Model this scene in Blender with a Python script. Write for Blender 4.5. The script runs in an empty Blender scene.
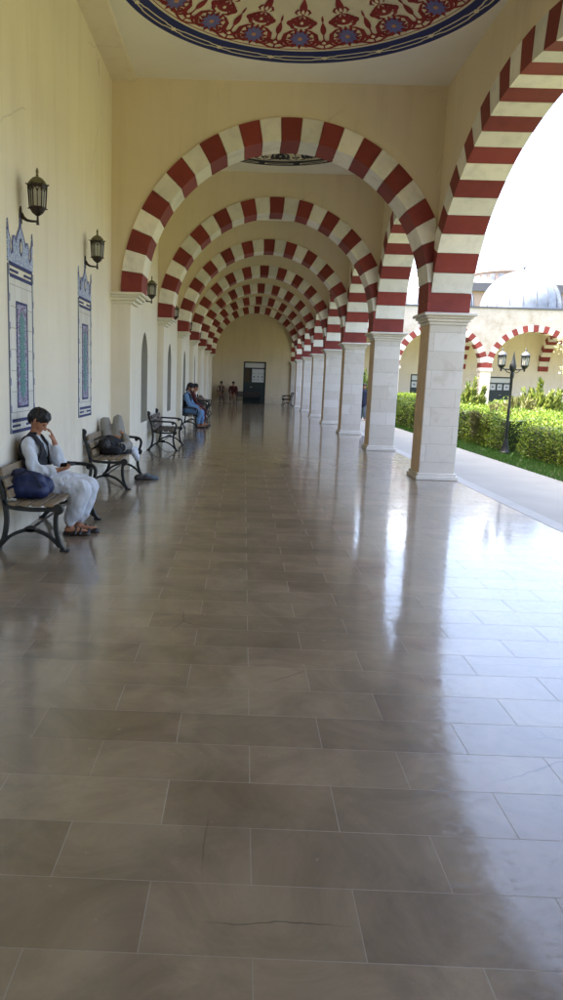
import bpy, bmesh, math, random
import numpy as np
from mathutils import Vector, Matrix, noise
random.seed(7); rng = np.random.default_rng(7)
R = math.radians; PI = math.pi
sc = bpy.context.scene; COL = sc.collection
# ------------------------------------------------------------------ materials
def srgb(r, g, b):
    f = lambda c: (c/255/12.92) if c/255 <= .04045 else ((c/255+.055)/1.055)**2.4
    return (f(r), f(g), f(b), 1)
def nm(name):
    m = bpy.data.materials.new(name); m.use_nodes = True
    nt = m.node_tree; b = nt.nodes['Principled BSDF']
    return m, nt, b
def N(nt, t, **kw):
    n = nt.nodes.new(t)
    for k, v in kw.items():
        if k in n.inputs: n.inputs[k].default_value = v
        else: setattr(n, k, v)
    return n
def ramp(nt, stops):
    n = nt.nodes.new('ShaderNodeValToRGB'); e = n.color_ramp.elements
    while len(e) < len(stops): e.new(.5)
    for i, (p, c) in enumerate(stops): e[i].position = p; e[i].color = c
    return n
def simple(name, col, rough=.6, metal=0, var=.12, scale=6, bump=0, bscale=40, spec=.5, dist=.01):
    """principled with a noise variation of the colour and a small bump, in object space"""
    m, nt, b = nm(name); L = nt.links
    tc = N(nt, 'ShaderNodeTexCoord')
    n = N(nt, 'ShaderNodeTexNoise', Scale=scale, Detail=6.0, Roughness=.6); L.new(tc.outputs['Object'], n.inputs['Vector'])
    lo = tuple(max(0, c*(1-var)) for c in col[:3])+(1,); hi = tuple(min(1, c*(1+var)) for c in col[:3])+(1,)
    r = ramp(nt, [(.3, lo), (.7, hi)]); L.new(n.outputs['Fac'], r.inputs['Fac']); L.new(r.outputs['Color'], b.inputs['Base Color'])
    b.inputs['Roughness'].default_value = rough; b.inputs['Metallic'].default_value = metal
    b.inputs['Specular IOR Level'].default_value = spec
    if bump:
        n2 = N(nt, 'ShaderNodeTexNoise', Scale=bscale, Detail=4.0); L.new(tc.outputs['Object'], n2.inputs['Vector'])
        bp = N(nt, 'ShaderNodeBump', Strength=bump, Distance=dist); L.new(n2.outputs['Fac'], bp.inputs['Height']); L.new(bp.outputs['Normal'], b.inputs['Normal'])
    return m
M = {}
def plaster_mat(name, col):
    m, nt, b = nm(name); L = nt.links
    tc = N(nt, 'ShaderNodeTexCoord')
    a = N(nt, 'ShaderNodeTexNoise', Scale=.55, Detail=5.0, Roughness=.55); L.new(tc.outputs['Object'], a.inputs['Vector'])
    mp = N(nt, 'ShaderNodeMapping'); mp.inputs['Scale'].default_value = (3.2, 3.2, .35); L.new(tc.outputs['Object'], mp.inputs['Vector'])
    st = N(nt, 'ShaderNodeTexNoise', Scale=1.0, Detail=7.0, Roughness=.65); L.new(mp.outputs[0], st.inputs['Vector'])
    r = ramp(nt, [(.3, tuple(c*.93 for c in col[:3])+(1,)), (.7, tuple(min(1, c*1.04) for c in col[:3])+(1,))]); L.new(a.outputs['Fac'], r.inputs['Fac'])
    r2 = ramp(nt, [(.32, (.9, .88, .85, 1)), (.5, (1, 1, 1, 1))]); L.new(st.outputs['Fac'], r2.inputs['Fac'])
    mx = N(nt, 'ShaderNodeMix', data_type='RGBA', blend_type='MULTIPLY'); mx.inputs[0].default_value = .6; L.new(r.outputs[0], mx.inputs[6]); L.new(r2.outputs[0], mx.inputs[7])
    sx = N(nt, 'ShaderNodeSeparateXYZ'); L.new(tc.outputs['Object'], sx.inputs[0])
    hz = N(nt, 'ShaderNodeMapRange'); hz.inputs['From Min'].default_value = .2; hz.inputs['From Max'].default_value = 1.3; hz.inputs['To Min'].default_value = 1; hz.inputs['To Max'].default_value = 0; L.new(sx.outputs['Z'], hz.inputs['Value'])
    sn = N(nt, 'ShaderNodeTexNoise', Scale=4.5, Detail=8.0, Roughness=.7); L.new(tc.outputs['Object'], sn.inputs['Vector'])
    sr = ramp(nt, [(.48, (0, 0, 0, 1)), (.72, (.75, .75, .75, 1))]); L.new(sn.outputs['Fac'], sr.inputs['Fac'])
    sm_ = N(nt, 'ShaderNodeMath', operation='MULTIPLY'); L.new(hz.outputs[0], sm_.inputs[0]); L.new(sr.outputs[0], sm_.inputs[1])
    m6 = N(nt, 'ShaderNodeMix', data_type='RGBA'); L.new(sm_.outputs[0], m6.inputs[0]); L.new(mx.outputs[2], m6.inputs[6]); m6.inputs[7].default_value = tuple(c*k for c, k in zip(col[:3], (.72, .68, .62)))+(1,)
    cv = N(nt, 'ShaderNodeTexNoise', Scale=3.0, Detail=4.0); L.new(tc.outputs['Object'], cv.inputs['Vector'])
    cm = N(nt, 'ShaderNodeMix', data_type='VECTOR'); cm.inputs[0].default_value = .12; L.new(tc.outputs['Object'], cm.inputs[4]); L.new(cv.outputs['Color'], cm.inputs[5])
    vo = N(nt, 'ShaderNodeTexVoronoi', Scale=.62, feature='DISTANCE_TO_EDGE'); L.new(cm.outputs[1], vo.inputs['Vector'])
    cr = ramp(nt, [(0, (1, 1, 1, 1)), (.004, (0, 0, 0, 1))]); L.new(vo.outputs['Distance'], cr.inputs['Fac'])
    ck = N(nt, 'ShaderNodeTexNoise', Scale=.5, Detail=2.0); L.new(tc.outputs['Object'], ck.inputs['Vector'])
    cq = ramp(nt, [(.54, (0, 0, 0, 1)), (.6, (.45, .45, .45, 1))]); L.new(ck.outputs['Fac'], cq.inputs['Fac'])
    cx_ = N(nt, 'ShaderNodeMath', operation='MULTIPLY'); L.new(cr.outputs[0], cx_.inputs[0]); L.new(cq.outputs[0], cx_.inputs[1])
    m7 = N(nt, 'ShaderNodeMix', data_type='RGBA'); L.new(cx_.outputs[0], m7.inputs[0]); L.new(m6.outputs[2], m7.inputs[6]); m7.inputs[7].default_value = tuple(c*.45 for c in col[:3])+(1,)
    L.new(m7.outputs[2], b.inputs['Base Color']); b.inputs['Roughness'].default_value = .75; b.inputs['Specular IOR Level'].default_value = .25
    n2 = N(nt, 'ShaderNodeTexNoise', Scale=7, Detail=7.0, Roughness=.6); L.new(tc.outputs['Object'], n2.inputs['Vector'])
    bp = N(nt, 'ShaderNodeBump', Strength=.22, Distance=.02); L.new(n2.outputs['Fac'], bp.inputs['Height']); L.new(bp.outputs['Normal'], b.inputs['Normal'])
    return m
M['plaster'] = plaster_mat('plaster', srgb(241, 231, 211)); M['plaster_tan'] = plaster_mat('tan_plaster', srgb(232, 217, 188))
def block_mat(name, col):
    m, nt, b = nm(name); L = nt.links
    tc = N(nt, 'ShaderNodeTexCoord'); g = N(nt, 'ShaderNodeNewGeometry')
    n = N(nt, 'ShaderNodeTexNoise', Scale=3.5, Detail=8.0, Roughness=.7); L.new(tc.outputs['Object'], n.inputs['Vector'])
    r = ramp(nt, [(.28, tuple(c*.80 for c in col[:3])+(1,)), (.5, col), (.75, tuple(min(1, c*1.08) for c in col[:3])+(1,))]); L.new(n.outputs['Fac'], r.inputs['Fac'])
    r2 = ramp(nt, [(0, (.82, .82, .82, 1)), (1, (1.1, 1.08, 1.06, 1))]); L.new(g.outputs['Random Per Island'], r2.inputs['Fac'])
    mx = N(nt, 'ShaderNodeMix', data_type='RGBA', blend_type='MULTIPLY'); mx.inputs[0].default_value = 1; L.new(r.outputs[0], mx.inputs[6]); L.new(r2.outputs[0], mx.inputs[7])
    L.new(mx.outputs[2], b.inputs['Base Color']); b.inputs['Roughness'].default_value = .6; b.inputs['Specular IOR Level'].default_value = .3
    bp = N(nt, 'ShaderNodeBump', Strength=.15, Distance=.01); L.new(n.outputs['Fac'], bp.inputs['Height']); L.new(bp.outputs['Normal'], b.inputs['Normal'])
    return m
M['ceiling'] = simple('ceiling_paint', srgb(240, 236, 226), .8, var=.04, scale=1, spec=.2)
M['trim'] = simple('trim_paint', srgb(232, 226, 205), .6, var=.05, scale=3, bump=.05)
M['red'] = block_mat('red_paint', srgb(140, 62, 56)); M['white'] = block_mat('white_paint', srgb(240, 236, 226))
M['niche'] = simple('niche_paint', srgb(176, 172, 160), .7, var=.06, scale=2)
M['inner_face_tan'] = simple('inner_face_tan', srgb(216, 186, 150), .55, var=.14, scale=5, bump=.1)
M['iron'] = simple('black_iron', srgb(30, 32, 32), .42, var=.3, scale=14, bump=.25, bscale=60, spec=.5)
M['bronze'] = simple('dark_bronze', srgb(62, 52, 42), .45, .5, var=.3, scale=18, bump=.2)
M['bronze_green'] = simple('patina_bronze', srgb(112, 108, 76), .5, .35, var=.25, scale=22)
M['slat'] = simple('worn_slat_wood', srgb(134, 116, 92), .6, var=.25, scale=9, bump=.15)
M['slat_dark'] = simple('dark_slat_wood', srgb(58, 46, 40), .55, var=.3, scale=9, bump=.15)
M['skin'] = simple('skin', srgb(172, 118, 88), .5, var=.07, scale=14)
M['lips'] = simple('lips', srgb(140, 80, 70), .5)
M['hair'] = simple('black_hair', srgb(24, 20, 19), .5, var=.3, scale=60, bump=.5, bscale=120)
M['eye'] = simple('dark_eye', srgb(22, 16, 14), .2)
M['cloth_white'] = simple('white_cotton', srgb(208, 212, 220), .85, var=.04, scale=10, bump=.3, bscale=26)
M['cloth_black'] = simple('black_cloth', srgb(34, 34, 40), .85, var=.15, scale=14, bump=.2, bscale=60)
M['cloth_grey'] = simple('grey_cloth', srgb(150, 146, 138), .9, var=.1, scale=12, bump=.3, bscale=30)
M['cloth_blue'] = simple('blue_cotton', srgb(112, 146, 184), .85, var=.08, scale=10, bump=.3, bscale=26)
M['cloth_maroon'] = simple('maroon_cloth', srgb(84, 36, 36), .9, var=.15, scale=12, bump=.3, bscale=30)
M['cloth_brown'] = simple('brown_grey_cloth', srgb(112, 92, 82), .9, var=.2, scale=12, bump=.3, bscale=30)
M['cloth_tan'] = simple('tan_cloth', srgb(150, 122, 96), .9, var=.12, scale=12, bump=.3)
M['cloth_navy'] = simple('navy_cloth', srgb(34, 38, 58), .85, var=.2, scale=12, bump=.2)
M['cloth_slate'] = simple('slate_cloth', srgb(104, 116, 124), .85, var=.1, scale=12)
M['bag_blue'] = simple('blue_nylon', srgb(22, 36, 80), .55, var=.2, scale=10, bump=.3, bscale=20)
M['leather'] = simple('dark_leather', srgb(48, 38, 34), .5, var=.25, scale=20)
M['screen'] = simple('phone_glass', srgb(20, 22, 26), .15)
M['door_green'] = simple('dark_green_paint', srgb(24, 44, 46), .4, var=.15, scale=5)
M['navy'] = simple('navy_paint', srgb(32, 42, 100), .6, var=.1)
M['line_blue'] = simple('line_blue_paint', srgb(122, 128, 146), .6, var=.2, scale=8)
M['lilac'] = simple('lilac_paint', srgb(104, 104, 158), .6, var=.15)
M['paint_red'] = simple('medallion_red', srgb(132, 34, 32), .6, var=.12)
M['charcoal'] = simple('charcoal_paint', srgb(40, 42, 52), .6, var=.1)
M['cream'] = simple('medallion_cream', srgb(224, 214, 186), .7, var=.04)
M['gold'] = simple('ochre_paint', srgb(190, 140, 96), .6)
M['panel_white'] = simple('panel_white', srgb(226, 224, 214), .55, var=.03)
M['roof_grey'] = simple('roof_grey', srgb(84, 86, 94), .6, var=.1)
M['far_wall'] = simple('far_wall', srgb(150, 134, 124), .8, var=.06)
M['concrete'] = simple('pale_concrete', srgb(150, 148, 140), .8, var=.07, scale=1.2, bump=.15, bscale=30)
M['soil'] = simple('lawn_soil', srgb(88, 88, 56), .95, var=.3, scale=5)
M['bark'] = simple('bark', srgb(110, 92, 74), .9, var=.25, scale=16, bump=.4)
def stone_mat():
    m, nt, b = nm('column_marble'); L = nt.links
    tc = N(nt, 'ShaderNodeTexCoord'); sp = N(nt, 'ShaderNodeSeparateXYZ'); L.new(tc.outputs['Object'], sp.inputs[0])
    ad = N(nt, 'ShaderNodeMath', operation='ADD'); L.new(sp.outputs['X'], ad.inputs[0]); L.new(sp.outputs['Y'], ad.inputs[1])
    oi = N(nt, 'ShaderNodeObjectInfo'); ml = N(nt, 'ShaderNodeMath', operation='MULTIPLY'); ml.inputs[1].default_value = 3.7; L.new(oi.outputs['Random'], ml.inputs[0])
    a2 = N(nt, 'ShaderNodeMath', operation='ADD'); L.new(ad.outputs[0], a2.inputs[0]); L.new(ml.outputs[0], a2.inputs[1])
    cb = N(nt, 'ShaderNodeCombineXYZ'); L.new(a2.outputs[0], cb.inputs['X']); L.new(sp.outputs['Z'], cb.inputs['Y'])
    br = N(nt, 'ShaderNodeTexBrick', Scale=1.0, offset=.43, offset_frequency=2, squash=1.35, squash_frequency=3)
    br.inputs['Brick Width'].default_value = .74; br.inputs['Row Height'].default_value = .305; br.inputs['Mortar Size'].default_value = .0025; br.inputs['Mortar Smooth'].default_value = .3
    br.inputs['Color1'].default_value = srgb(206, 196, 182); br.inputs['Color2'].default_value = srgb(222, 214, 204); br.inputs['Mortar'].default_value = srgb(156, 144, 128)
    L.new(cb.outputs[0], br.inputs['Vector'])
    n = N(nt, 'ShaderNodeTexNoise', Scale=2.6, Detail=9.0, Roughness=.65, Distortion=1.4, noise_dimensions='4D'); L.new(tc.outputs['Object'], n.inputs['Vector']); L.new(ml.outputs[0], n.inputs['W'])
    r = ramp(nt, [(.30, (.74, .69, .62, 1)), (.45, (1, 1, 1, 1)), (.57, (.98, .97, .96, 1)), (.6, (.84, .82, .80, 1)), (.63, (1, 1, 1, 1))]); L.new(n.outputs['Fac'], r.inputs['Fac'])
    mx = N(nt, 'ShaderNodeMix', data_type='RGBA', blend_type='MULTIPLY'); mx.inputs[0].default_value = .55
    L.new(br.outputs['Color'], mx.inputs[6]); L.new(r.outputs['Color'], mx.inputs[7]); L.new(mx.outputs[2], b.inputs['Base Color'])
    b.inputs['Roughness'].default_value = .42
    bp = N(nt, 'ShaderNodeBump', Strength=.5, Distance=.006); bp.invert = True; L.new(br.outputs['Fac'], bp.inputs['Height']); L.new(bp.outputs['Normal'], b.inputs['Normal'])
    return m
M['marble'] = stone_mat()
M['marble_plain'] = simple('moulding_marble', srgb(220, 212, 200), .45, var=.08, scale=4, bump=.08)
def facade_mat():
    m, nt, b = nm('facade_stone'); L = nt.links
    tc = N(nt, 'ShaderNodeTexCoord')
    n = N(nt, 'ShaderNodeTexNoise', Scale=1.6, Detail=8.0, Roughness=.7); L.new(tc.outputs['Object'], n.inputs['Vector'])
    r = ramp(nt, [(.35, srgb(166, 155, 140)), (.52, srgb(184, 175, 164)), (.7, srgb(194, 187, 178))]); L.new(n.outputs['Fac'], r.inputs['Fac']); L.new(r.outputs['Color'], b.inputs['Base Color'])
    b.inputs['Roughness'].default_value = .7
    return m
M['facade'] = facade_mat()
def panel_tile_mat():
    m, nt, b = nm('glazed_white_tile'); L = nt.links
    tc = N(nt, 'ShaderNodeTexCoord'); sp = N(nt, 'ShaderNodeSeparateXYZ'); L.new(tc.outputs['Object'], sp.inputs[0]); cb = N(nt, 'ShaderNodeCombineXYZ'); L.new(sp.outputs['Y'], cb.inputs['X']); L.new(sp.outputs['Z'], cb.inputs['Y'])
    br = N(nt, 'ShaderNodeTexBrick', Scale=1.0, offset=0.0); br.inputs['Brick Width'].default_value = .2; br.inputs['Row Height'].default_value = .2; br.inputs['Mortar Size'].default_value = .003
    br.inputs['Color1'].default_value = srgb(222, 220, 210); br.inputs['Color2'].default_value = srgb(232, 231, 224); br.inputs['Mortar'].default_value = srgb(176, 172, 160); L.new(cb.outputs[0], br.inputs['Vector'])
    L.new(br.outputs['Color'], b.inputs['Base Color']); b.inputs['Roughness'].default_value = .22
    bp = N(nt, 'ShaderNodeBump', Strength=.6, Distance=.004); bp.invert = True; L.new(br.outputs['Fac'], bp.inputs['Height']); L.new(bp.outputs['Normal'], b.inputs['Normal'])
    return m
M['panel_tile'] = panel_tile_mat()
def floor_mat():
    m, nt, b = nm('polished_floor_tiles'); L = nt.links
    tc = N(nt, 'ShaderNodeTexCoord')
    mp = N(nt, 'ShaderNodeMapping'); mp.inputs['Location'].default_value = (-.08-.3225, -2.07, 0); L.new(tc.outputs['Object'], mp.inputs['Vector'])
    dn = N(nt, 'ShaderNodeTexNoise', Scale=.9, Detail=2.0); L.new(tc.outputs['Object'], dn.inputs['Vector'])
    br = N(nt, 'ShaderNodeTexBrick', Scale=1.0, offset=.5, offset_frequency=2, squash=1.0)
    br.inputs['Brick Width'].default_value = .645; br.inputs['Row Height'].default_value = .295; br.inputs['Mortar Size'].default_value = .002; br.inputs['Mortar Smooth'].default_value = .15
    br.inputs['Color1'].default_value = (0, 0, 0, 1); br.inputs['Color2'].default_value = (1, 1, 1, 1); br.inputs['Mortar'].default_value = (.5, .5, .5, 1)
    L.new(mp.outputs[0], br.inputs['Vector'])
    n1 = N(nt, 'ShaderNodeTexNoise', Scale=2.2, Detail=9.0, Roughness=.68, Distortion=.8); L.new(tc.outputs['Object'], n1.inputs['Vector'])
    r1 = ramp(nt, [(.28, srgb(108, 95, 79)), (.5, srgb(132, 117, 98)), (.72, srgb(154, 137, 115))]); L.new(n1.outputs['Fac'], r1.inputs['Fac'])
    rb = ramp(nt, [(0, (.78, .76, .75, 1)), (.5, (.97, .97, .97, 1)), (1, (1.14, 1.13, 1.12, 1))]); L.new(br.outputs['Color'], rb.inputs['Fac'])
    mx = N(nt, 'ShaderNodeMix', data_type='RGBA', blend_type='MULTIPLY'); mx.inputs[0].default_value = 1; L.new(r1.outputs[0], mx.inputs[6]); L.new(rb.outputs[0], mx.inputs[7])
    # small pale scuffs
    n2 = N(nt, 'ShaderNodeTexNoise', Scale=14, Detail=8.0, Roughness=.75); L.new(tc.outputs['Object'], n2.inputs['Vector'])
    r2 = ramp(nt, [(.62, (0, 0, 0, 1)), (.78, (.35, .35, .35, 1))]); L.new(n2.outputs['Fac'], r2.inputs['Fac'])
    m2 = N(nt, 'ShaderNodeMix', data_type='RGBA'); L.new(r2.outputs[0], m2.inputs[0]); L.new(mx.outputs[2], m2.inputs[6]); m2.inputs[7].default_value = srgb(172, 158, 136)
    gn = N(nt, 'ShaderNodeTexNoise', Scale=2.4, Detail=5.0); L.new(tc.outputs['Object'], gn.inputs['Vector'])
    gr = ramp(nt, [(.38, (.15, .15, .15, 1)), (.62, (1, 1, 1, 1))]); L.new(gn.outputs['Fac'], gr.inputs['Fac'])
    gm = N(nt, 'ShaderNodeMath', operation='MULTIPLY'); L.new(br.outputs['Fac'], gm.inputs[0]); L.new(gr.outputs[0], gm.inputs[1])
    m3 = N(nt, 'ShaderNodeMix', data_type='RGBA'); L.new(gm.outputs[0], m3.inputs[0]); L.new(m2.outputs[2], m3.inputs[6]); m3.inputs[7].default_value = srgb(142, 131, 116)
    # a few hairline cracks
    wv = N(nt, 'ShaderNodeTexNoise', Scale=5.0, Detail=3.0); L.new(tc.outputs['Object'], wv.inputs['Vector'])
    wm = N(nt, 'ShaderNodeMix', data_type='VECTOR'); wm.inputs[0].default_value = .06; L.new(tc.outputs['Object'], wm.inputs[4]); L.new(wv.outputs['Color'], wm.inputs[5])
    vc = N(nt, 'ShaderNodeTexVoronoi', Scale=.95, feature='DISTANCE_TO_EDGE'); L.new(wm.outputs[1], vc.inputs['Vector'])
    rc = ramp(nt, [(0, (1, 1, 1, 1)), (.0035, (0, 0, 0, 1))]); L.new(vc.outputs['Distance'], rc.inputs['Fac'])
    nk = N(nt, 'ShaderNodeTexNoise', Scale=.8, Detail=1.0); L.new(tc.outputs['Object'], nk.inputs['Vector'])
    rk = ramp(nt, [(.545, (0, 0, 0, 1)), (.6, (.8, .8, .8, 1))]); L.new(nk.outputs['Fac'], rk.inputs['Fac'])
    mk = N(nt, 'ShaderNodeMath', operation='MULTIPLY'); L.new(rc.outputs[0], mk.inputs[0]); L.new(rk.outputs[0], mk.inputs[1])
    m5 = N(nt, 'ShaderNodeMix', data_type='RGBA'); L.new(mk.outputs[0], m5.inputs[0]); L.new(m3.outputs[2], m5.inputs[6]); m5.inputs[7].default_value = srgb(62, 50, 42)
    L.new(m5.outputs[2], b.inputs['Base Color'])
    n3 = N(nt, 'ShaderNodeTexNoise', Scale=1.3, Detail=7.0, Roughness=.7); L.new(tc.outputs['Object'], n3.inputs['Vector'])
    r3 = ramp(nt, [(.3, (.05, .05, .05, 1)), (.7, (.13, .13, .13, 1))]); L.new(n3.outputs['Fac'], r3.inputs['Fac'])
    sc_ = N(nt, 'ShaderNodeTexNoise', Scale=22, Detail=9.0, Roughness=.75); L.new(tc.outputs['Object'], sc_.inputs['Vector'])
    scr = ramp(nt, [(.5, (0, 0, 0, 1)), (.75, (.3, .3, .3, 1))]); L.new(sc_.outputs['Fac'], scr.inputs['Fac'])
    ad3 = N(nt, 'ShaderNodeMix', data_type='RGBA', blend_type='ADD'); ad3.inputs[0].default_value = 1; L.new(r3.outputs[0], ad3.inputs[6]); L.new(scr.outputs[0], ad3.inputs[7])
    m4 = N(nt, 'ShaderNodeMix', data_type='RGBA'); L.new(br.outputs['Fac'], m4.inputs[0]); L.new(ad3.outputs[2], m4.inputs[6]); m4.inputs[7].default_value = (.8, .8, .8, 1)
    L.new(m4.outputs[2], b.inputs['Coat Roughness']); b.inputs['Coat Weight'].default_value = 1.0; b.inputs['Coat IOR'].default_value = 1.5
    b.inputs['Roughness'].default_value = .38; b.inputs['Specular IOR Level'].default_value = .4
    # slight waviness of each polished tile + sunk joints
    nb = N(nt, 'ShaderNodeTexNoise', Scale=3.0, Detail=3.0); L.new(tc.outputs['Object'], nb.inputs['Vector'])
    b1 = N(nt, 'ShaderNodeBump', Strength=.09, Distance=.02); L.new(nb.outputs['Fac'], b1.inputs['Height'])
    b2 = N(nt, 'ShaderNodeBump', Strength=.5, Distance=.003); b2.invert = True; L.new(br.outputs['Fac'], b2.inputs['Height']); L.new(b1.outputs['Normal'], b2.inputs['Normal'])
    L.new(b2.outputs['Normal'], b.inputs['Normal']); L.new(b2.outputs['Normal'], b.inputs['Coat Normal'])
    return m
M['floor'] = floor_mat()
M['border'] = simple('pale_border_marble', srgb(150, 145, 136), .5, var=.1, scale=2.5, spec=.5)
def leaf_mat(name, c0, c1, c2, trans=.35):
    m, nt, b = nm(name); L = nt.links
    g = N(nt, 'ShaderNodeNewGeometry'); r = ramp(nt, [(0, c0), (.5, c1), (1, c2)]); L.new(g.outputs['Random Per Island'], r.inputs['Fac'])
    L.new(r.outputs['Color'], b.inputs['Base Color']); b.inputs['Roughness'].default_value = .5
    t = N(nt, 'ShaderNodeBsdfTranslucent'); L.new(r.outputs['Color'], t.inputs['Color'])
    mx = N(nt, 'ShaderNodeMixShader'); mx.inputs[0].default_value = trans
    out = nt.nodes['Material Output']; L.new(b.outputs[0], mx.inputs[1]); L.new(t.outputs[0], mx.inputs[2]); L.new(mx.outputs[0], out.inputs['Surface'])
    return m
M['leaf_hedge'] = leaf_mat('hedge_leaf', (.035, .085, .012, 1), (.14, .23, .022, 1), (.33, .38, .045, 1))
M['leaf_dark'] = leaf_mat('shrub_leaf', (.06, .10, .018, 1), (.13, .17, .03, 1), (.24, .26, .06, 1))
M['leaf_olive'] = leaf_mat('olive_leaf', (.09, .10, .03, 1), (.15, .15, .05, 1), (.2, .2, .08, 1))
M['leaf_pale'] = leaf_mat('pale_leaf', (.2, .24, .1, 1), (.3, .33, .18, 1), (.42, .4, .3, 1))
M['grass'] = leaf_mat('grass_blade', (.03, .10, .012, 1), (.06, .16, .02, 1), (.10, .2, .03, 1), .25)
M['hedge_core'] = simple('hedge_twigs', srgb(40, 52, 22), .95, var=.4, scale=12)
def glass_mat(name, col, rough=.08):
    m, nt, b = nm(name); b.inputs['Base Color'].default_value = col; b.inputs['Roughness'].default_value = rough
    b.inputs['Specular IOR Level'].default_value = .7
    return m
M['lamp_glass'] = simple('frosted_lamp_glass', srgb(186, 184, 170), .25, var=.12, scale=12)
M['pane_white'] = simple('papered_pane', srgb(216, 220, 222), .3, var=.06, scale=5)
M['pane_dark'] = simple('brown_pane', srgb(86, 72, 60), .15, var=.2, scale=4)
def dome_mat():
    m, nt, b = nm('sheet_metal_dome'); L = nt.links
    tc = N(nt, 'ShaderNodeTexCoord'); n = N(nt, 'ShaderNodeTexNoise', Scale=2.0, Detail=5.0); L.new(tc.outputs['Object'], n.inputs['Vector'])
    r = ramp(nt, [(.3, srgb(118, 124, 132)), (.7, srgb(150, 155, 162))]); L.new(n.outputs['Fac'], r.inputs['Fac']); L.new(r.outputs[0], b.inputs['Base Color'])
    b.inputs['Metallic'].default_value = .35; b.inputs['Roughness'].default_value = .5
    return m
M['dome'] = dome_mat()
def floral_mat(name, base, a, c, d, scale):
    """glazed tile: tight little flowers in three colours"""
    m, nt, b = nm(name); L = nt.links
    tc = N(nt, 'ShaderNodeTexCoord')
    v = N(nt, 'ShaderNodeTexVoronoi', Scale=scale); L.new(tc.outputs['Object'], v.inputs['Vector'])
    r = ramp(nt, [(0, d), (.18, d), (.22, base), (.42, base), (.46, a), (.6, a), (.64, base)]); r.color_ramp.interpolation = 'LINEAR'; L.new(v.outputs['Distance'], r.inputs['Fac'])
    v2 = N(nt, 'ShaderNodeTexVoronoi', Scale=scale*.55, feature='DISTANCE_TO_EDGE'); L.new(tc.outputs['Object'], v2.inputs['Vector'])
    r2 = ramp(nt, [(0, (1, 1, 1, 1)), (.05, (1, 1, 1, 1)), (.09, (0, 0, 0, 1))]); L.new(v2.outputs['Distance'], r2.inputs['Fac'])
    mx = N(nt, 'ShaderNodeMix', data_type='RGBA'); L.new(r2.outputs[0], mx.inputs[0]); L.new(r.outputs[0], mx.inputs[6]); mx.inputs[7].default_value = c
    L.new(mx.outputs[2], b.inputs['Base Color']); b.inputs['Roughness'].default_value = .3
    return m
M['tile_crest'] = floral_mat('blue_floral_tile', srgb(206, 216, 226), srgb(112, 134, 188), srgb(146, 162, 204), srgb(232, 228, 220), 34)
M['tile_strip'] = floral_mat('violet_floral_tile', srgb(178, 190, 210), srgb(70, 74, 140), srgb(96, 60, 104), srgb(225, 224, 222), 40)
M['tile_teal'] = floral_mat('teal_floral_tile', srgb(60, 130, 140), srgb(30, 84, 120), srgb(64, 146, 130), srgb(150, 190, 180), 40)
# ------------------------------------------------------------------ mesh builder
class MB:
    def __init__(s): s.v = []; s.f = []; s.m = []; s.mi = 0
    def add(s, vs, fs):
        o = len(s.v); s.v += [tuple(p) for p in vs]; s.f += [tuple(o+i for i in f) for f in fs]; s.m += [s.mi]*len(fs)
    def box(s, x0, x1, y0, y1, z0, z1):
        s.add([(x0,y0,z0),(x1,y0,z0),(x1,y1,z0),(x0,y1,z0),(x0,y0,z1),(x1,y0,z1),(x1,y1,z1),(x0,y1,z1)],
              [(0,3,2,1),(4,5,6,7),(0,1,5,4),(1,2,6,5),(2,3,7,6),(3,0,4,7)])
    def lathe(s, prof, n, c=(0,0,0), rot=0):
        vs = []
        for r, z in prof:
            for k in range(n):
                a = rot+2*PI*k/n; vs.append((c[0]+r*math.cos(a), c[1]+r*math.sin(a), c[2]+z))
        fs = []
        for j in range(len(prof)-1):
            for k in range(n):
                fs.append((j*n+k, j*n+(k+1)%n, (j+1)*n+(k+1)%n, (j+1)*n+k))
        fs.append(tuple(reversed(range(n)))); fs.append(tuple((len(prof)-1)*n+k for k in range(n)))
        s.add(vs, fs)
    def tube(s, pts, rad, n=8):
        pts = [Vector(p) for p in pts]; rr = rad if isinstance(rad, (list, tuple)) else [rad]*len(pts)
        vs = []; up = None
        for i, p in enumerate(pts):
            d = (pts[min(i+1, len(pts)-1)]-pts[max(i-1, 0)]).normalized()
            if up is None: up = d.orthogonal().normalized()
            a = (up-d*up.dot(d)).normalized(); up = a; b = d.cross(a)
            for k in range(n):
                t = 2*PI*k/n; vs.append(p+a*(rr[i]*math.cos(t))+b*(rr[i]*math.sin(t)))
        fs = [(j*n+k, j*n+(k+1)%n, (j+1)*n+(k+1)%n, (j+1)*n+k) for j in range(len(pts)-1) for k in range(n)]
        fs.append(tuple(reversed(range(n)))); fs.append(tuple((len(pts)-1)*n+k for k in range(n)))
        s.add(vs, fs)
    def strip2(s, pts, w, to3, t0, t1):
        """flat bar following a 2-D path: width w in the plane, from depth t0 to t1; to3(a,b,depth)->xyz"""
        P = [Vector((p[0], p[1])) for p in pts]; vs = []; n = len(P)
        ww = w if isinstance(w, (list, tuple)) else [w]*n
        for i, p in enumerate(P):
            d = (P[min(i+1, n-1)]-P[max(i-1, 0)]).normalized(); q = Vector((-d.y, d.x))*ww[i]/2
            for (e, t) in ((q, t0), (-q, t0), (-q, t1), (q, t1)): vs.append(to3(p.x+e.x, p.y+e.y, t))
        fs = [(j*4+k, j*4+(k+1)%4, (j+1)*4+(k+1)%4, (j+1)*4+k) for j in range(n-1) for k in range(4)]
        fs += [(3,2,1,0), tuple((n-1)*4+k for k in range(4))]
        s.add(vs, fs)
    def prism(s, poly, to3, t0, t1):
        n = len(poly)
        s.add([to3(a, b, t0) for a, b in poly]+[to3(a, b, t1) for a, b in poly],
              [tuple(reversed(range(n))), tuple(range(n, 2*n))]+[(k, (k+1)%n, n+(k+1)%n, n+k) for k in range(n)])
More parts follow.
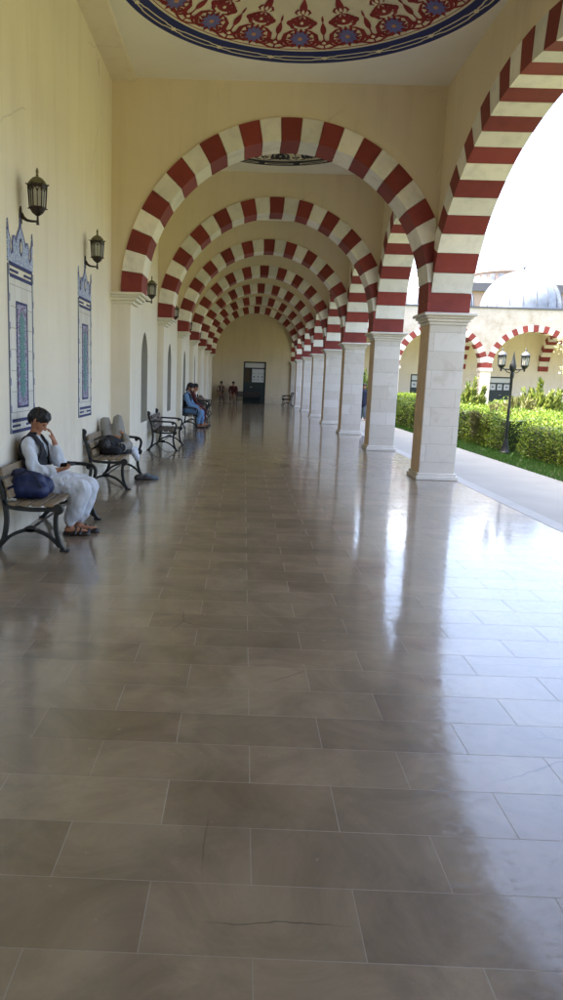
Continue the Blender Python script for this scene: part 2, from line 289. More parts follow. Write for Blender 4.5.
def finish(me, mats, smooth=False):
    for m in mats: me.materials.append(m)
    bm = bmesh.new(); bm.from_mesh(me); bmesh.ops.recalc_face_normals(bm, faces=bm.faces); bm.to_mesh(me); bm.free()
    if smooth:
        me.polygons.foreach_set('use_smooth', [True]*len(me.polygons))
        try: me.set_sharp_from_angle(angle=R(38))
        except Exception: pass
    me.update()
def link(name, me, parent=None, loc=None):
    o = bpy.data.objects.new(name, me); COL.objects.link(o)
    if parent: o.parent = parent
    if loc is not None: o.location = loc
    return o
def obj(name, mb, mats, parent=None, loc=None, smooth=False, bevel=0):
    me = bpy.data.meshes.new(name); me.from_pydata(mb.v, [], mb.f)
    if not isinstance(mats, (list, tuple)): mats = [mats]
    me.polygons.foreach_set('material_index', mb.m)
    finish(me, mats, smooth)
    o = link(name, me, parent, loc)
    if bevel:
        b = o.modifiers.new('bevel', 'BEVEL'); b.width = bevel; b.segments = 2; b.limit_method = 'ANGLE'; b.angle_limit = R(40)
    return o
def tag(o, label=None, cat=None, group=None, kind=None):
    if label: o['label'] = label
    if cat: o['category'] = cat
    if group: o['group'] = group
    if kind: o['kind'] = kind
    return o
def thing(name, label, cat, loc=(0,0,0), group=None, rz=0):
    o = bpy.data.objects.new(name, None); COL.objects.link(o); o.location = loc; o.rotation_euler = (0, 0, rz)
    o.empty_display_size = .2
    return tag(o, label, cat, group, 'thing')
def dup(root, loc=None, rz=None, label=None):
    r = root.copy(); COL.objects.link(r)
    if loc is not None: r.location = loc
    if rz is not None: r.rotation_euler = (0, 0, rz)
    if label: r['label'] = label
    for ch in list(root.children):
        c = ch.copy(); COL.objects.link(c); c.parent = r
        for g in list(ch.children):
            d = g.copy(); COL.objects.link(d); d.parent = c
    return r
ORD = ['nearest', 'second', 'third', 'fourth', 'fifth', 'sixth', 'seventh', 'eighth', 'ninth', 'tenth']
# ------------------------------------------------------------------ dimensions (metres; camera above the origin looking along +y)
XC, CW = 3.01, .60              # inner face and width of the columns
D1, S = 12.14, 5.01             # first transverse arch, bay pitch
Y0 = 5.2                        # near end of the wide first bay
YE = 47.22                      # end wall
WL1, WL = -2.22, -2.05          # left wall in the wide bay / in the others
XI = -1.71                      # left springing of the transverse arches
ZS = 2.92; ZC = 6.16            # springing, ceiling
PJ = -1.90                      # pilaster face
YS = [D1+S*i for i in range(7)]
# ------------------------------------------------------------------ arches
def arc_pts(a, b, n):
    t = np.linspace(0, PI, 2001); x = -a*np.cos(t); z = b*np.sin(t)
    s = np.concatenate([[0], np.cumsum(np.hypot(np.diff(x), np.diff(z)))])
    return np.interp(np.linspace(0, s[-1], n+1), s, t)
def ring(mb, c, zs, a, b, th, nseg, d0, d1, to3, sub=3, first=0, lim=1e9):
    tt = arc_pts(a+th*.4, b+th*.4, nseg*sub)
    for k in range(nseg):
        mb.mi = first if k % 2 == 0 else 1-first
        vs = []; n = sub+1; jd = random.uniform(-.006, .006)
        for j in range(n):
            t = tt[k*sub+j]+(.0016 if j == 0 else -.0016 if j == sub else 0); co, si = -math.cos(t), math.sin(t)
            for (ra, rb) in ((a, b), (a+th, b+th)):
                if c+ra*co > lim:
                    k2 = (lim-c-a*co)/((ra-a)*co); ra, rb = a+(ra-a)*k2, b+(rb-b)*k2
                for d in (d0+jd, d1-jd): vs.append(to3(c+ra*co, zs+rb*si, d))
        fs = []
        for j in range(sub):
            o = j*4; p = o+4
            fs += [(o, p, p+1, o+1), (o+2, o+3, p+3, p+2), (o, o+2, p+2, p), (o+1, p+1, p+3, o+3)]
        fs += [(0, 1, 3, 2), (sub*4, sub*4+2, sub*4+3, sub*4+1)]
        mb.add(vs, fs)
def spandrel(mb, h0, h1, c, zs, a, b, ztop, d0, d1, to3, n=64):
    """wall from h0 to h1 with the arch (half axes a,b) cut out"""
    hs = sorted(set([h0, h1]+[h for h in (c-a*math.cos(PI*k/n) for k in range(n+1)) if h0 < h < h1]))
    zb = []
    for h in hs:
        q = 1-((h-c)/a)**2
        zb.append(zs+b*math.sqrt(q) if q > 0 else zs)
    vs = []
    for h, z in zip(hs, zb):
        for d in (d0, d1): vs += [to3(h, z, d), to3(h, ztop, d)]
    fs = []
    for j in range(len(hs)-1):
        o = j*4; p = o+4
        fs += [(o, p, p+1, o+1), (o+2, o+3, p+3, p+2), (o, o+2, p+2, p), (o+1, p+1, p+3, o+3)]
    fs += [(0, 1, 3, 2), (len(hs)*4-4, len(hs)*4-2, len(hs)*4-1, len(hs)*4-3)]
    mb.add(vs, fs)
TX = lambda h, z, d: (h, d, z)      # arch across x, depth along y
TY = lambda h, z, d: (d, h, z)      # arch along y, depth along x
CX_ = .61; A_ = 2.33; ZSR = 2.75
def transverse(y, idx, label):
    t = thing('striped_arch', label, 'arch', (0, y, 0), 'striped arches across the corridor')
    mb = MB(); ring(mb, CX_, ZS, A_, A_+.05, .34, 25, -.03, .63, TX, lim=XC-.031); mb.mi = 0; mb.box(CX_+A_, XC-.031, -.03, .63, ZSR, ZS-.001); obj('arch_ring', mb, [M['red'], M['white']], t)
    mb = MB(); spandrel(mb, WL1-.1, XC+.02, CX_, ZS, A_+.1, A_+.15, ZC+.2, 0, .6, TX); obj('spandrel_wall', mb, M['plaster_tan'], t)
    mb = MB(); mb.box(WL1-.1, PJ, 0, .6, 0, ZS-.15); obj('pilaster', mb, M['plaster'], t)
    mb = MB(); x0 = WL1-.05
    for (z0, z1, e) in ((ZS-.18, ZS-.13, .05), (ZS-.13, ZS-.08, .11), (ZS-.08, ZS-.045, .155), (ZS-.045, ZS-.001, .205)):
        mb.box(x0, PJ+e, -e*.55, .6+e*.55, z0, z1)
    obj('impost_moulding', mb, M['trim'], t, bevel=.012)
    mb = MB(); mb.box(PJ-.02, PJ+.012, -.012, .612, 0, .09); obj('skirting', mb, M['trim'], t)
for i, y in enumerate(YS):
    transverse(y, i, 'red and cream striped arch spanning the corridor, %s from the camera' % ('the biggest, nearest' if i == 0 else ORD[i]))
def arcade_arch(y0, y1, label, nseg, b):
    c = (y0+y1)/2; a = (y1-y0)/2
    t = thing('striped_arch', label, 'arch', (0, c, 0), 'striped arches along the open side')
    mb = MB(); ring(mb, 0, ZSR, a, b, .36, nseg, XC-.03, XC+CW+.03, TY); obj('arch_ring', mb, [M['red'], M['white']], t)
    mb = MB(); spandrel(mb, -a-CW/2+.001, a+CW/2-.001, 0, ZSR, a+.08, b+.08, ZC+.5, XC, XC+CW, TY); obj('spandrel_wall', mb, M['plaster_tan'], t)
bays = [(Y0, D1)]+[(YS[i]+CW, YS[i+1]) for i in range(6)]+[(YS[6]+CW, YE)]
for i, (a, b) in enumerate(bays):
    arcade_arch(a, b, 'red and cream striped arch on the open side, %s' % ('wide flattened one nearest the camera' if i == 0 else ORD[i]+' from the camera'), 29 if i == 0 else 23, 2.31 if i == 0 else (b-a)/2)
arcade_arch(-.4+CW, Y0-CW, 'red and cream striped arch on the garden side beside the viewer', 23, 2.2)
arcade_arch(-5.4+CW, -.4, 'red and cream striped arch on the garden side behind the viewer', 23, 2.2)
# ------------------------------------------------------------------ columns
def column_proto():
    t = thing('stone_column', '', 'column', (0, 0, 0), 'pale stone columns of the open side')
    h = CW/2
    mb = MB(); mb.box(-h, h, -h, h, .12, ZSR-.19); obj('shaft', mb, M['marble'], t, bevel=.008)
    mb = MB()
    for z0, z1, e in ((0, .07, .055), (.07, .12, .03)): mb.box(-h-e, h+e, -h-e, h+e, z0, z1)
    obj('base', mb, M['marble_plain'], t, bevel=.012)
    mb = MB()
    for z0, z1, e in ((ZSR-.19, ZSR-.14, .02), (ZSR-.14, ZSR-.09, .05), (ZSR-.09, ZSR-.05, .085), (ZSR-.05, ZSR-.002, .13)): mb.box(-h-e, h+e, -h-e, h+e, z0, z1)
    obj('capital', mb, M['marble_plain'], t, bevel=.014)
    mb = MB(); mb.box(-h-.004, -h+.02, -h+.012, h-.012, .121, ZSR-.191); obj('inner_face', mb, M['inner_face_tan'], t)  # thin panel, tanner than the marble, over the shaft's corridor side
    return t
cp = column_proto()
cols = [y+CW/2 for y in YS]+[Y0-CW/2, -.4+CW/2, -5.4+CW/2]
for i, y in enumerate(cols):
    c = cp if i == 0 else dup(cp)
    c.location = (XC+CW/2, y, 0)
    c['label'] = ('square stone column with tan inner face, %s along the garden side' % ORD[i]) if i < 7 else ['square stone column just beside the viewer on the garden side', 'square stone column behind the viewer on the garden side', 'rearmost square stone column behind the viewer'][i-7]
# engaged half column at the end wall
ec = dup(cp); ec.location = (XC+CW/2, YE+.05, 0); ec['label'] = 'square stone half column built against the end wall'
# ------------------------------------------------------------------ left wall with niches
def niche_half(z, zs, zt, w):
    return w
wall = thing('corridor_wall', 'long cream plastered wall with pointed niches on the left of the corridor', 'wall')
mb = MB(); mb.box(WL1-.3, WL1, -10.4, D1+.3, 0, ZC+.1)
nb = []
NW, NZ0, NZ1, NZT = .46, .64, 1.95, 2.46
def nz(u): # height of the pointed niche head at offset u from the centre
    u = abs(u)/NW
    return NZ1+(NZT-NZ1)*math.sqrt(max(0, 1-u**1.35))
for i in range(7):
    ya = YS[i]+CW-.3 if i else D1+.3; yb = (YS[i+1]+.3) if i < 6 else YE+.2
    c = YS[i]+CW+(S-CW)/2+.05; nb.append(c)
    ys = [ya]+[c+NW*math.sin(PI*k/24-PI/2) for k in range(25)]+[yb]
    for j in range(len(ys)-1):
        u0, u1 = ys[j], ys[j+1]
        if j == 0 or j == len(ys)-2: mb.add([(WL,u0,0),(WL,u1,0),(WL,u1,ZC+.1),(WL,u0,ZC+.1)], [(0,1,2,3)]); continue
        mb.add([(WL,u0,0),(WL,u1,0),(WL,u1,NZ0),(WL,u0,NZ0)], [(0,1,2,3)])
        z0, z1 = nz(u0-c), nz(u1-c)
        mb.add([(WL,u0,z0),(WL,u1,z1),(WL,u1,ZC+.1),(WL,u0,ZC+.1)], [(0,1,2,3)])
mb.box(WL-.7, WL-.4, D1, YE+.2, 0, ZC+.1)
obj('plaster', mb, M['plaster'], wall)
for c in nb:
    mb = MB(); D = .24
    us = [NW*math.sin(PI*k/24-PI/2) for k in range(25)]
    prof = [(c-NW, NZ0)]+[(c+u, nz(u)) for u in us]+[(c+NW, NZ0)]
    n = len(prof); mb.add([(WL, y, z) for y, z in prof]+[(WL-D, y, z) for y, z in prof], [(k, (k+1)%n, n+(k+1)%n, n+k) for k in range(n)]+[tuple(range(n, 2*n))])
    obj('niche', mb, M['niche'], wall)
mb = MB(); mb.box(WL1-.1, -1.84, Y0, D1-.002, ZC-.05, ZC+.1)
for i in range(7):
    mb.box(WL-.1, -1.86, YS[i]+CW+.002, (YS[i+1] if i < 6 else YE)-.002, ZC-.05, ZC+.1)
obj('cornice_beam', mb, M['plaster'], wall)
# ------------------------------------------------------------------ end wall and its door
ew = thing('end_wall', 'cream plastered wall closing the far end of the corridor', 'wall', (0, YE, 0))
mb = MB(); dx0, dx1, dz = -.04, 1.40, 2.66
mb.box(WL1-.2, dx0, 0, .3, 0, ZC+.1); mb.box(dx1, XC+CW, 0, .3, 0, ZC+.1); mb.box(dx0, dx1, 0, .3, dz, ZC+.1); mb.box(dx0, dx1, .28, .3, 0, dz)
obj('plaster', mb, M['plaster_tan'], ew)
def door(parent, x0, x1, zt, npane, name='door'):
    w = x1-x0
    mb = MB()
    for a, b in ((x0, x0+.09), (x1-.09, x1)): mb.box(a, b, .03, .16, .0, zt)
    mb.box(x0+.09, x1-.09, .03, .16, zt-.08, zt); mb.box(x0+.09, x1-.09, .03, .16, zt-.46, zt-.38)
    mb.box(x0+.09, x1-.09, .06, .12, 0, 1.28); 
    mb.box(x0+.09, x1-.09, .05, .14, 1.28, 1.36)
    xs = [x0+.09+.0]
    if npane == 2: cuts = [x0+.09+(w-.18)*.33]
    else: cuts = [x0+.09+(w-.18)/3, x0+.09+(w-.18)*2/3]
    for c in cuts: mb.box(c-.05, c+.05, .05, .14, 1.36, zt-.46)
    for k in range(1, 3): mb.box(x0+.18, x1-.18, .045, .06, .1+.56*(k-1), .56*k)
    d = obj(name, mb, M['door_green'], parent, bevel=.004)
    mb = MB(); mb.box(x0+.09, x1-.09, .09, .11, zt-.38, zt-.08); obj('transom_pane', mb, M['pane_white'], d)
    e = [x0+.09]+cuts+[x1-.09]
    for k in range(len(e)-1):
        mb = MB(); a = e[k]+(.05 if k else 0); b = e[k+1]-(.05 if k < len(e)-2 else 0); mb.box(a, b, .09, .11, 1.36, zt-.46)
        if npane == 2 and k == 0: obj('pane', mb, M['pane_dark'], d)
        else:
            mb.mi = 1
            if npane == 2:
                for q in range(3): cx = a+(b-a)*(q+.5)/3; mb.box(cx-.05, cx+.05, .084, .0895, 1.66, 1.76); mb.box(cx-.09, cx+.09, .084, .0895, 1.5, 1.53); mb.box(cx-.09, cx+.09, .084, .0895, 1.9, 1.92)
            else: mb.box((a+b)/2-.07, (a+b)/2+.07, .084, .0895, 1.5, zt-.6)
            obj('pane', mb, [M['pane_white'], M['line_blue']], d)
    mb = MB(); hx = cuts[0]-.02 if npane == 2 else (x0+x1)/2
    mb.tube([(hx, .05, 1.05), (hx, -.02, 1.05), (hx+.1, -.02, 1.05)], .012); mb.lathe([(.03, 0), (.03, .012)], 12, (hx, .045, 1.05)); obj('handle', mb, M['trim'], d)
door(ew, dx0, dx1, dz, 2)
# ------------------------------------------------------------------ ceiling with painted saucer domes
ceil = thing('corridor_ceiling', 'cream ceiling with round painted medallions above the corridor', 'ceiling')
CAPS = []
def capz(r, Rm, rise):
    Rs = (Rm*Rm+rise*rise)/(2*rise); return math.sqrt(Rs*Rs-r*r)-(Rs-rise)
def ceiling_bay(x0, x1, y0, y1, cx, cy, Rm):
    mb = MB(); n = 96; vs = []
    for k in range(n):
        a = 2*PI*(k+.5)/n; c, s_ = math.cos(a), math.sin(a)
        t = min(((x1 if c > 0 else x0)-cx)/c if abs(c) > 1e-9 else 1e9, ((y1 if s_ > 0 else y0)-cy)/s_ if abs(s_) > 1e-9 else 1e9)
        vs += [(cx+Rm*c, cy+Rm*s_, ZC), (cx+max(t, Rm)*c, cy+max(t, Rm)*s_, ZC)]
    mb.add(vs, [(2*k, 2*k+1, (2*((k+1) % n))+1, 2*((k+1) % n)) for k in range(n)])
    # corner fillers
    for X in (x0, x1):
        for Y in (y0, y1):
            mb.add([(X, Y, ZC+.002), (X-.25*(1 if X == x1 else -1), Y, ZC+.002), (X, Y-.25*(1 if Y == y1 else -1), ZC+.002)], [(0, 1, 2)])
    obj('ceiling_plaster', mb, M['ceiling'], ceil)
def medallion(cx, cy, Rm, nm_, pal, rise):
    """painted saucer dome: art drawn as thin flat shapes 2-3 mm below the plaster. pal: band, main, flower, line"""
    mats = [M['cream'], M[pal[0]], M[pal[1]], M[pal[2]], M[pal[3]], M['white']]
    mb = MB()
    def P(r, th, l): return (cx+r*math.sin(th), cy+r*math.cos(th), ZC+capz(min(r, Rm), Rm, rise)-.0025*l)
    n = 144; rs = [Rm*k/24 for k in range(25)]; vs = []
    for r in rs:
        for k in range(n): vs.append(P(r, 2*PI*k/n, 0))
    mb.mi = 0; mb.add(vs, [(j*n+k, j*n+(k+1) % n, (j+1)*n+(k+1) % n, (j+1)*n+k) for j in range(24) for k in range(n)])
    def annulus(r0, r1, l, m):
        mb.mi = m; vs = []
        for k in range(n*2):
            th = PI*k/n; vs += [P(r0, th, l), P(r1, th, l)]
        N2 = 2*n; mb.add(vs, [(2*k, 2*k+1, 2*((k+1) % N2)+1, 2*((k+1) % N2)) for k in range(N2)])
    k_ = Rm/2.35; VV = lambda v: v*.6
    annulus(Rm-.21*k_, Rm-.002, 1, 1);
    annulus(Rm-.25*k_, Rm-.24*k_, 1, 2)
    step = 2*PI/nm_
    def ribbon(pts, w, l, m, th0):
        """pts in (u tangential metres at mid radius, v metres inward from the rim)"""
        mb.mi = m; vs = []; q = [Vector(p) for p in pts]
        ww = [v_*(.85 if m == 2 else 1) for v_ in (w if isinstance(w, list) else [w]*len(q))]
        for i, p in enumerate(q):
            d = (q[min(i+1, len(q)-1)]-q[max(i-1, 0)]); d = d.normalized() if d.length > 0 else Vector((1, 0)); e = Vector((-d.y, d.x))*ww[i]/2
            for z in (p+e, p-e): r = Rm-VV(z.y)*k_; vs.append(P(r, th0+z.x/(1.75), l))
        mb.add(vs, [(2*i, 2*i+1, 2*i+3, 2*i+2) for i in range(len(q)-1)])
    def blobp(c, pts, l, m, th0):
        mb.mi = m; mb.add([P(Rm-VV(c[1]+y)*k_, th0+(c[0]+x)/1.75, l) for x, y in pts], [tuple(range(len(pts)))])
    def petal(L, W, ang, n=10):
        out = []
        for i in range(n+1): t = i/n; out.append((W*math.sin(PI*t**.8)*.5, L*t))
        for i in range(n-1, 0, -1): t = i/n; out.append((-W*math.sin(PI*t**.8)*.5, L*t))
        ca, sa = math.cos(ang), math.sin(ang)
        return [(x*ca+y*sa, -x*sa+y*ca) for x, y in out]
    def spiral(c, r0, r1, a0, a1, n=14): return [(c[0]+(r0+(r1-r0)*i/n)*math.cos(a0+(a1-a0)*i/n), c[1]+(r0+(r1-r0)*i/n)*math.sin(a0+(a1-a0)*i/n)) for i in range(n+1)]
    for q in range(nm_):
        th = q*step
        # chain in the border
        for sgn in (-1, 1):
            pts = [(-.31+.62*i/12, .15+sgn*.05*(1 if 2 < i < 10 else (0 if i in (0, 12) else .6))) for i in range(13)]
            ribbon(pts, .026, 2, 0, th)
        blobp((-.31, .15), [(.03*math.cos(a), .05*math.sin(a)) for a in np.linspace(0, 2*PI, 9)[:-1]], 3, 0, th)
        # scalloped base line and scrolls
        ribbon([(-.31+.62*i/16, .50-.085*math.cos(2*PI*i/16)) for i in range(17)], .05, 1, 2, th)
        for s_ in (-1, 1):
            ribbon([(s_*x, y) for x, y in spiral((.15, .60), .115, .03, -2.4, 3.2)], [.05]*8+[.045]*7, 1, 2, th)
            ribbon([(s_*x, y) for x, y in [(.02, .52), (.09, .50), (.16, .56), (.21, .68), (.20, .84), (.13, .95), (.05, 1.0)]], [.03, .05, .06, .075, .07, .05, .02], 2, 2, th)
            ribbon([(s_*x, y) for x, y in spiral((.13, 1.20), .10, .025, -1.9, 3.6)], .05, 1, 2, th)
            ribbon([(s_*x, y) for x, y in [(.05, 1.0), (.12, 1.04), (.16, 1.14), (.14, 1.28), (.06, 1.38), (.01, 1.42)]], [.03, .06, .08, .07, .05, .02], 2, 2, th)
            ribbon([(s_*x, y) for x, y in [(.02, 1.62), (.09, 1.58), (.12, 1.5), (.08, 1.44)]], [.02, .05, .05, .02], 2, 2, th)
        # lotus
        for a in np.linspace(0, 2*PI, 13)[:-1]: blobp((0, .74), [(x*.72, y*1.25) for x, y in petal(.25, .10, a)], 3, 2, th)
        for a in np.linspace(.26, 2*PI+.26, 11)[:-1]: blobp((0, .74), [(x*.66, y*1.2) for x, y in petal(.2, .1, a)], 4, 3, th)
        blobp((0, .74), [(.03*math.cos(a), .05*math.sin(a)) for a in np.linspace(0, 2*PI, 13)[:-1]], 5, 4, th)
        # upper palmette and bud
        for a in (-.8, -.4, 0, .4, .8): blobp((0, 1.08), [(x, y*1.45) for x, y in petal(.24, .085, a)], 3, 2, th)
        blobp((0, 1.16), petal(.1, .05, 0), 4, 0, th)
        blobp((0, 1.42), [(x, y*1.5) for x, y in petal(.36, .13, 0)], 3, 2, th); blobp((0, 1.98), petal(.3, .06, 0), 3, 2, th); blobp((0, 1.47), petal(.14, .05, 0), 4, 0, th)
        # tulips between
        th2 = th+step/2
        ribbon([(0, .42), (0, .98)], .022, 2, 2, th2)
        for a in (-.5, 0, .5): blobp((0, .52), petal(.2, .08, a), 3, 2, th2)
        blobp((0, .56), petal(.09, .05, 0), 4, 0, th2)
        blobp((0, .82), petal(.4, .08, 0), 3, 2, th2); blobp((0, 1.2), petal(.22, .035, 0), 3, 2, th2)
    o = obj('painted_medallion', mb, mats, ceil)
ceiling_bay(-1.84, XC, Y0-.02, D1, .62, 9.12, 2.34)
medallion(.62, 9.12, 2.34, 18, ('navy', 'paint_red', 'lilac', 'gold'), .42)
for i in range(7):
    y0 = YS[i]+CW; y1 = YS[i+1] if i < 6 else YE
    ceiling_bay(-1.86, XC, y0, y1, CX_, (y0+y1)/2-.08, 1.75)
    medallion(CX_, (y0+y1)/2-.08, 1.75, 14, ('charcoal', 'charcoal', 'charcoal', 'cream'), .3)
mb = MB(); mb.box(WL1-.3, XC+CW+.1, -10.4, YE+.6, ZC+.66, ZC+.8); mb.box(XC+CW, XC+CW+.16, -10.4, 42.0, ZC+.45, ZC+.66)
obj('roof_slab', mb, M['facade'], ceil)
mb = MB(); mb.box(WL1, XC, -10.4, Y0-.02, ZC, ZC+.06); obj('ceiling_plaster', mb, M['ceiling'], ceil)
rw = thing('rear_wall', 'cream plastered wall closing the corridor behind the viewer', 'wall'); mb = MB(); mb.box(WL1-.3, XC+CW, -10.7, -10.4, 0, ZC+.6); mb.box(XC, XC+CW, -10.4, -5.45, 0, ZC+.6); obj('plaster', mb, M['plaster'], rw)
# ------------------------------------------------------------------ ground
XF = 3.86
mb = MB(); mb.add([(WL1-.2, -11, 0), (XF-.22, -11, 0), (XF-.22, YE+.1, 0), (WL1-.2, YE+.1, 0)], [(0,1,2,3)]); tag(obj('corridor_floor', mb, M['floor']), kind='structure')
mb = MB(); mb.box(XF-.22, XF, -11, 42.0, -.2, .004); tag(obj('floor_border', mb, M['border'], bevel=.01), kind='structure')
mb = MB(); mb.add([(XF-.1, -20, -.06), (5.72, -20, -.06), (5.72, 42, -.06), (XF-.1, 42, -.06)], [(0,1,2,3)]); tag(obj('walkway', mb, M['concrete']), kind='structure')
mb = MB(); mb.box(5.70, 5.80, -20, 42, -.2, -.054); tag(obj('walkway_kerb', mb, M['concrete'], bevel=.01), kind='structure')
mb = MB(); mb.add([(-300, -200, -.12), (300, -200, -.12), (300, 500, -.12), (-300, 500, -.12)], [(0,1,2,3)]); tag(obj('ground', mb, M['soil']), kind='structure')
# ------------------------------------------------------------------ wing across the garden
wing = thing('arcade_wing', 'domed stone wing with striped arches across the end of the garden', 'building')
WY0, WY1, WZ, WZS = 42.2, 42.8, 5.93, 2.62
PIER = [3.31, 8.60, 13.85, 19.10, 24.35, 29.6, 34.85]
mb = MB()
for i in range(6):
    x0, x1 = PIER[i]+.3, PIER[i+1]-.3; c = (x0+x1)/2; a = (x1-x0)/2
    xs0 = PIER[i] if i else XC+CW+.002
    spandrel(mb, xs0, PIER[i+1], c, WZS, a+.06, 2.16, WZ, WY0, WY1, TX)
obj('facade_wall', mb, M['facade'], wing)
for i in range(6):
    x0, x1 = PIER[i]+.3, PIER[i+1]-.3; c = (x0+x1)/2; a = (x1-x0)/2
    mb = MB(); ring(mb, c, WZS, a, 2.1, .36, 25, WY0-.02, WY1+.02, TX); obj('arch', mb, [M['red'], M['white']], wing)
    mb = MB(); px = PIER[i+1]
    mb.box(px-.3, px+.3, WY0, WY1, .12, WZS-.2); mb.box(px-.34, px+.34, WY0-.04, WY1+.04, 0, .12); mb.box(px-.36, px+.36, WY0-.06, WY1+.06, WZS-.2, WZS-.002)
    obj('pier', mb, M['marble'], wing, bevel=.01)
    mb = MB(); ring(mb, (WY1+YE)/2, WZS, (YE-WY1)/2-.12, (YE-WY1)/2-.14, .36, 21, px-.3, px+.3, TY); obj('cross_arch', mb, [M['red'], M['white']], wing)
    mb = MB(); spandrel(mb, WY1, YE, (WY1+YE)/2, WZS, (YE-WY1)/2-.05, (YE-WY1)/2-.07, WZ-.1, px-.27, px+.27, TY); obj('cross_wall', mb, M['plaster'], wing)
mb = MB()
dr = [11.45, 16.50, 21.7]
xs = [XC+CW+.3]+[v for d in dr for v in (d-.72, d+.72)]+[36]
for k in range(0, len(xs), 2): mb.box(xs[k], xs[k+1], YE, YE+.3, 0, WZ)
for d in dr: mb.box(d-.72, d+.72, YE, YE+.3, 2.2, WZ); mb.box(d-.72, d+.72, YE+.28, YE+.3, 0, 2.2)
obj('back_wall', mb, M['plaster'], wing)
for d in dr:
    e = bpy.data.objects.new('entrance', None); COL.objects.link(e); e.parent = wing; e.location = (0, YE, 0)
    door(e, d-.72, d+.72, 2.2, 3, 'door')
mb = MB(); mb.box(XC+CW+.17, 36, WY0-.05, YE+.4, WZ, WZ+.09); obj('coping', mb, M['roof_grey'], wing)
mb = MB(); mb.box(XC+CW+.17, 36, WY1, YE, WZ-.2, WZ-.1); obj('wing_ceiling', mb, M['ceiling'], wing)
mb = MB(); mb.box(XF, 36, WY0-.3, YE, -.1, .06); obj('wing_floor', mb, M['border'], wing)
for i in range(1, 5):
    c = (PIER[i]+PIER[i+1])/2; Rm = 2.34
    mb = MB(); prof = [(Rm+.05, 0), (Rm+.05, .12)]+[(Rm*math.cos(a), .12+Rm*.97*math.sin(a)) for a in np.linspace(0, R(88), 20)]
    mb.lathe(prof, 48, (c, 44.9, WZ+.09))
    d = obj('dome', mb, M['dome'], wing, smooth=True)
    mb = MB()
    for k in range(20):
        a = 2*PI*k/20; mb.tube([(c+(Rm+.012)*math.cos(t)*math.cos(a), 44.9+(Rm+.012)*math.cos(t)*math.sin(a), WZ+.21+(Rm*.97+.012)*math.sin(t)) for t in np.linspace(0, R(86), 14)], .022, 5)
    obj('seams', mb, M['roof_grey'], d)
    mb = MB(); mb.lathe([(.10, 0), (.05, .12), (.09, .22), (.03, .34), (.012, .6)], 12, (c, 44.9, WZ+.2+Rm*.97)); obj('finial', mb, M['roof_grey'], d)
# distant hall behind the wing
hall = thing('distant_hall', 'distant pinkish hall with grey flat roof behind the metal dome', 'building')
mb = MB(); mb.box(20.5, 40, 75, 90, -.1, 10.9)
for k in range(8): mb.box(21.4+2.3*k, 22.4+2.3*k, 74.96, 75, 8.2, 9.6)
obj('wall', mb, M['far_wall'], hall)
mb = MB(); mb.box(20.2, 40.3, 74.6, 90.3, 10.9, 11.7); obj('roof', mb, M['roof_grey'], hall)
dr_ = MB(); dr_.lathe([(2.7, 11.7), (2.7, 13.1), (2.9, 13.1), (2.9, 13.25)], 32, (26.6, 79, 0)); dm = obj('drum', dr_, M['far_wall'], hall)
mb = MB()
for k in range(20):
    a = 2*PI*k/20; c, s_ = math.cos(a), math.sin(a); t = .26
    mb.add([(26.6+2.72*c+t*s_, 79+2.72*s_-t*c, 11.95), (26.6+2.72*c-t*s_, 79+2.72*s_+t*c, 11.95), (26.6+2.72*c-t*s_, 79+2.72*s_+t*c, 12.9), (26.6+2.72*c+t*s_, 79+2.72*s_-t*c, 12.9)], [(0,1,2,3)])
obj('window', mb, M['dome'], dm)
# ------------------------------------------------------------------ wall lanterns
def lantern_head(mb_frame, mb_glass, mb_roof, c, k=1.0):
    """six-sided lantern, c = centre of the body"""
    x, y, z = c; r0, r1, h = .105*k, .125*k, .15*k
    for kk in range(6):
        a = R(60*kk+15); a2 = a+R(60)
        p = lambda r, aa, zz: (x+r*math.cos(aa), y+r*math.sin(aa), z+zz)
        mb_frame.tube([p(r0, a, -h), p(r1, a, h)], .0095*k, 6)
        mb_frame.tube([p(r1, a, h), p(r1+.03*k, a, h+.008*k)], [.012*k, .006*k], 6)
        mb_frame.tube([p(r0, a, -h), p(r0+.025*k, a, -h-.006*k)], [.011*k, .006*k], 6)
        # glass with a pointed double light: mullion and arch bars
        mb_glass.add([p(r0*.95, a, -h), p(r0*.95, a2, -h), p(r1*.95, a2, h), p(r1*.95, a, h)], [(0,1,2,3)])
        def q(t, v): # point on the face, t across 0..1, v up -1..1
            rr = r0+(r1-r0)*(v+1)/2; A = Vector(p(rr, a, h*v)); B = Vector(p(rr, a2, h*v)); return A.lerp(B, t)
        mb_frame.tube([q(.5, -1), q(.5, .55)], .006*k, 5)
        for t0, t1 in ((0, .5), (.5, 1)):
            mb_frame.tube([q(t0+.02, .35), q(t0*.75+t1*.25, .62), q((t0+t1)/2, .74), q(t0*.25+t1*.75, .62), q(t1-.02, .35)], .0065*k, 5)
        mb_frame.add([tuple(q(0, .72)), tuple(q(1, .72)), tuple(q(1, 1)), tuple(q(0, 1))], [(0,1,2,3)])
        mb_frame.add([tuple(q(0, -1)), tuple(q(1, -1)), tuple(q(1, -.88)), tuple(q(0, -.88))], [(0,1,2,3)])
    mb_roof.lathe([(.128*k, h), (.122*k, h+.018*k), (.10*k, h+.05*k), (.065*k, h+.085*k), (.03*k, h+.10*k), (.016*k, h+.112*k), (.02*k, h+.125*k), (.013*k, h+.14*k), (.021*k, h+.16*k), (.016*k, h+.19*k), (.004*k, h+.215*k)], 18, (x, y, z))
    mb_frame.lathe([(.01*k, -h-.135*k), (.016*k, -h-.12*k), (.012*k, -h-.10*k), (.03*k, -h-.09*k), (.07*k, -h-.06*k), (.10*k, -h-.015*k), (.108*k, -h)], 18, (x, y, z))
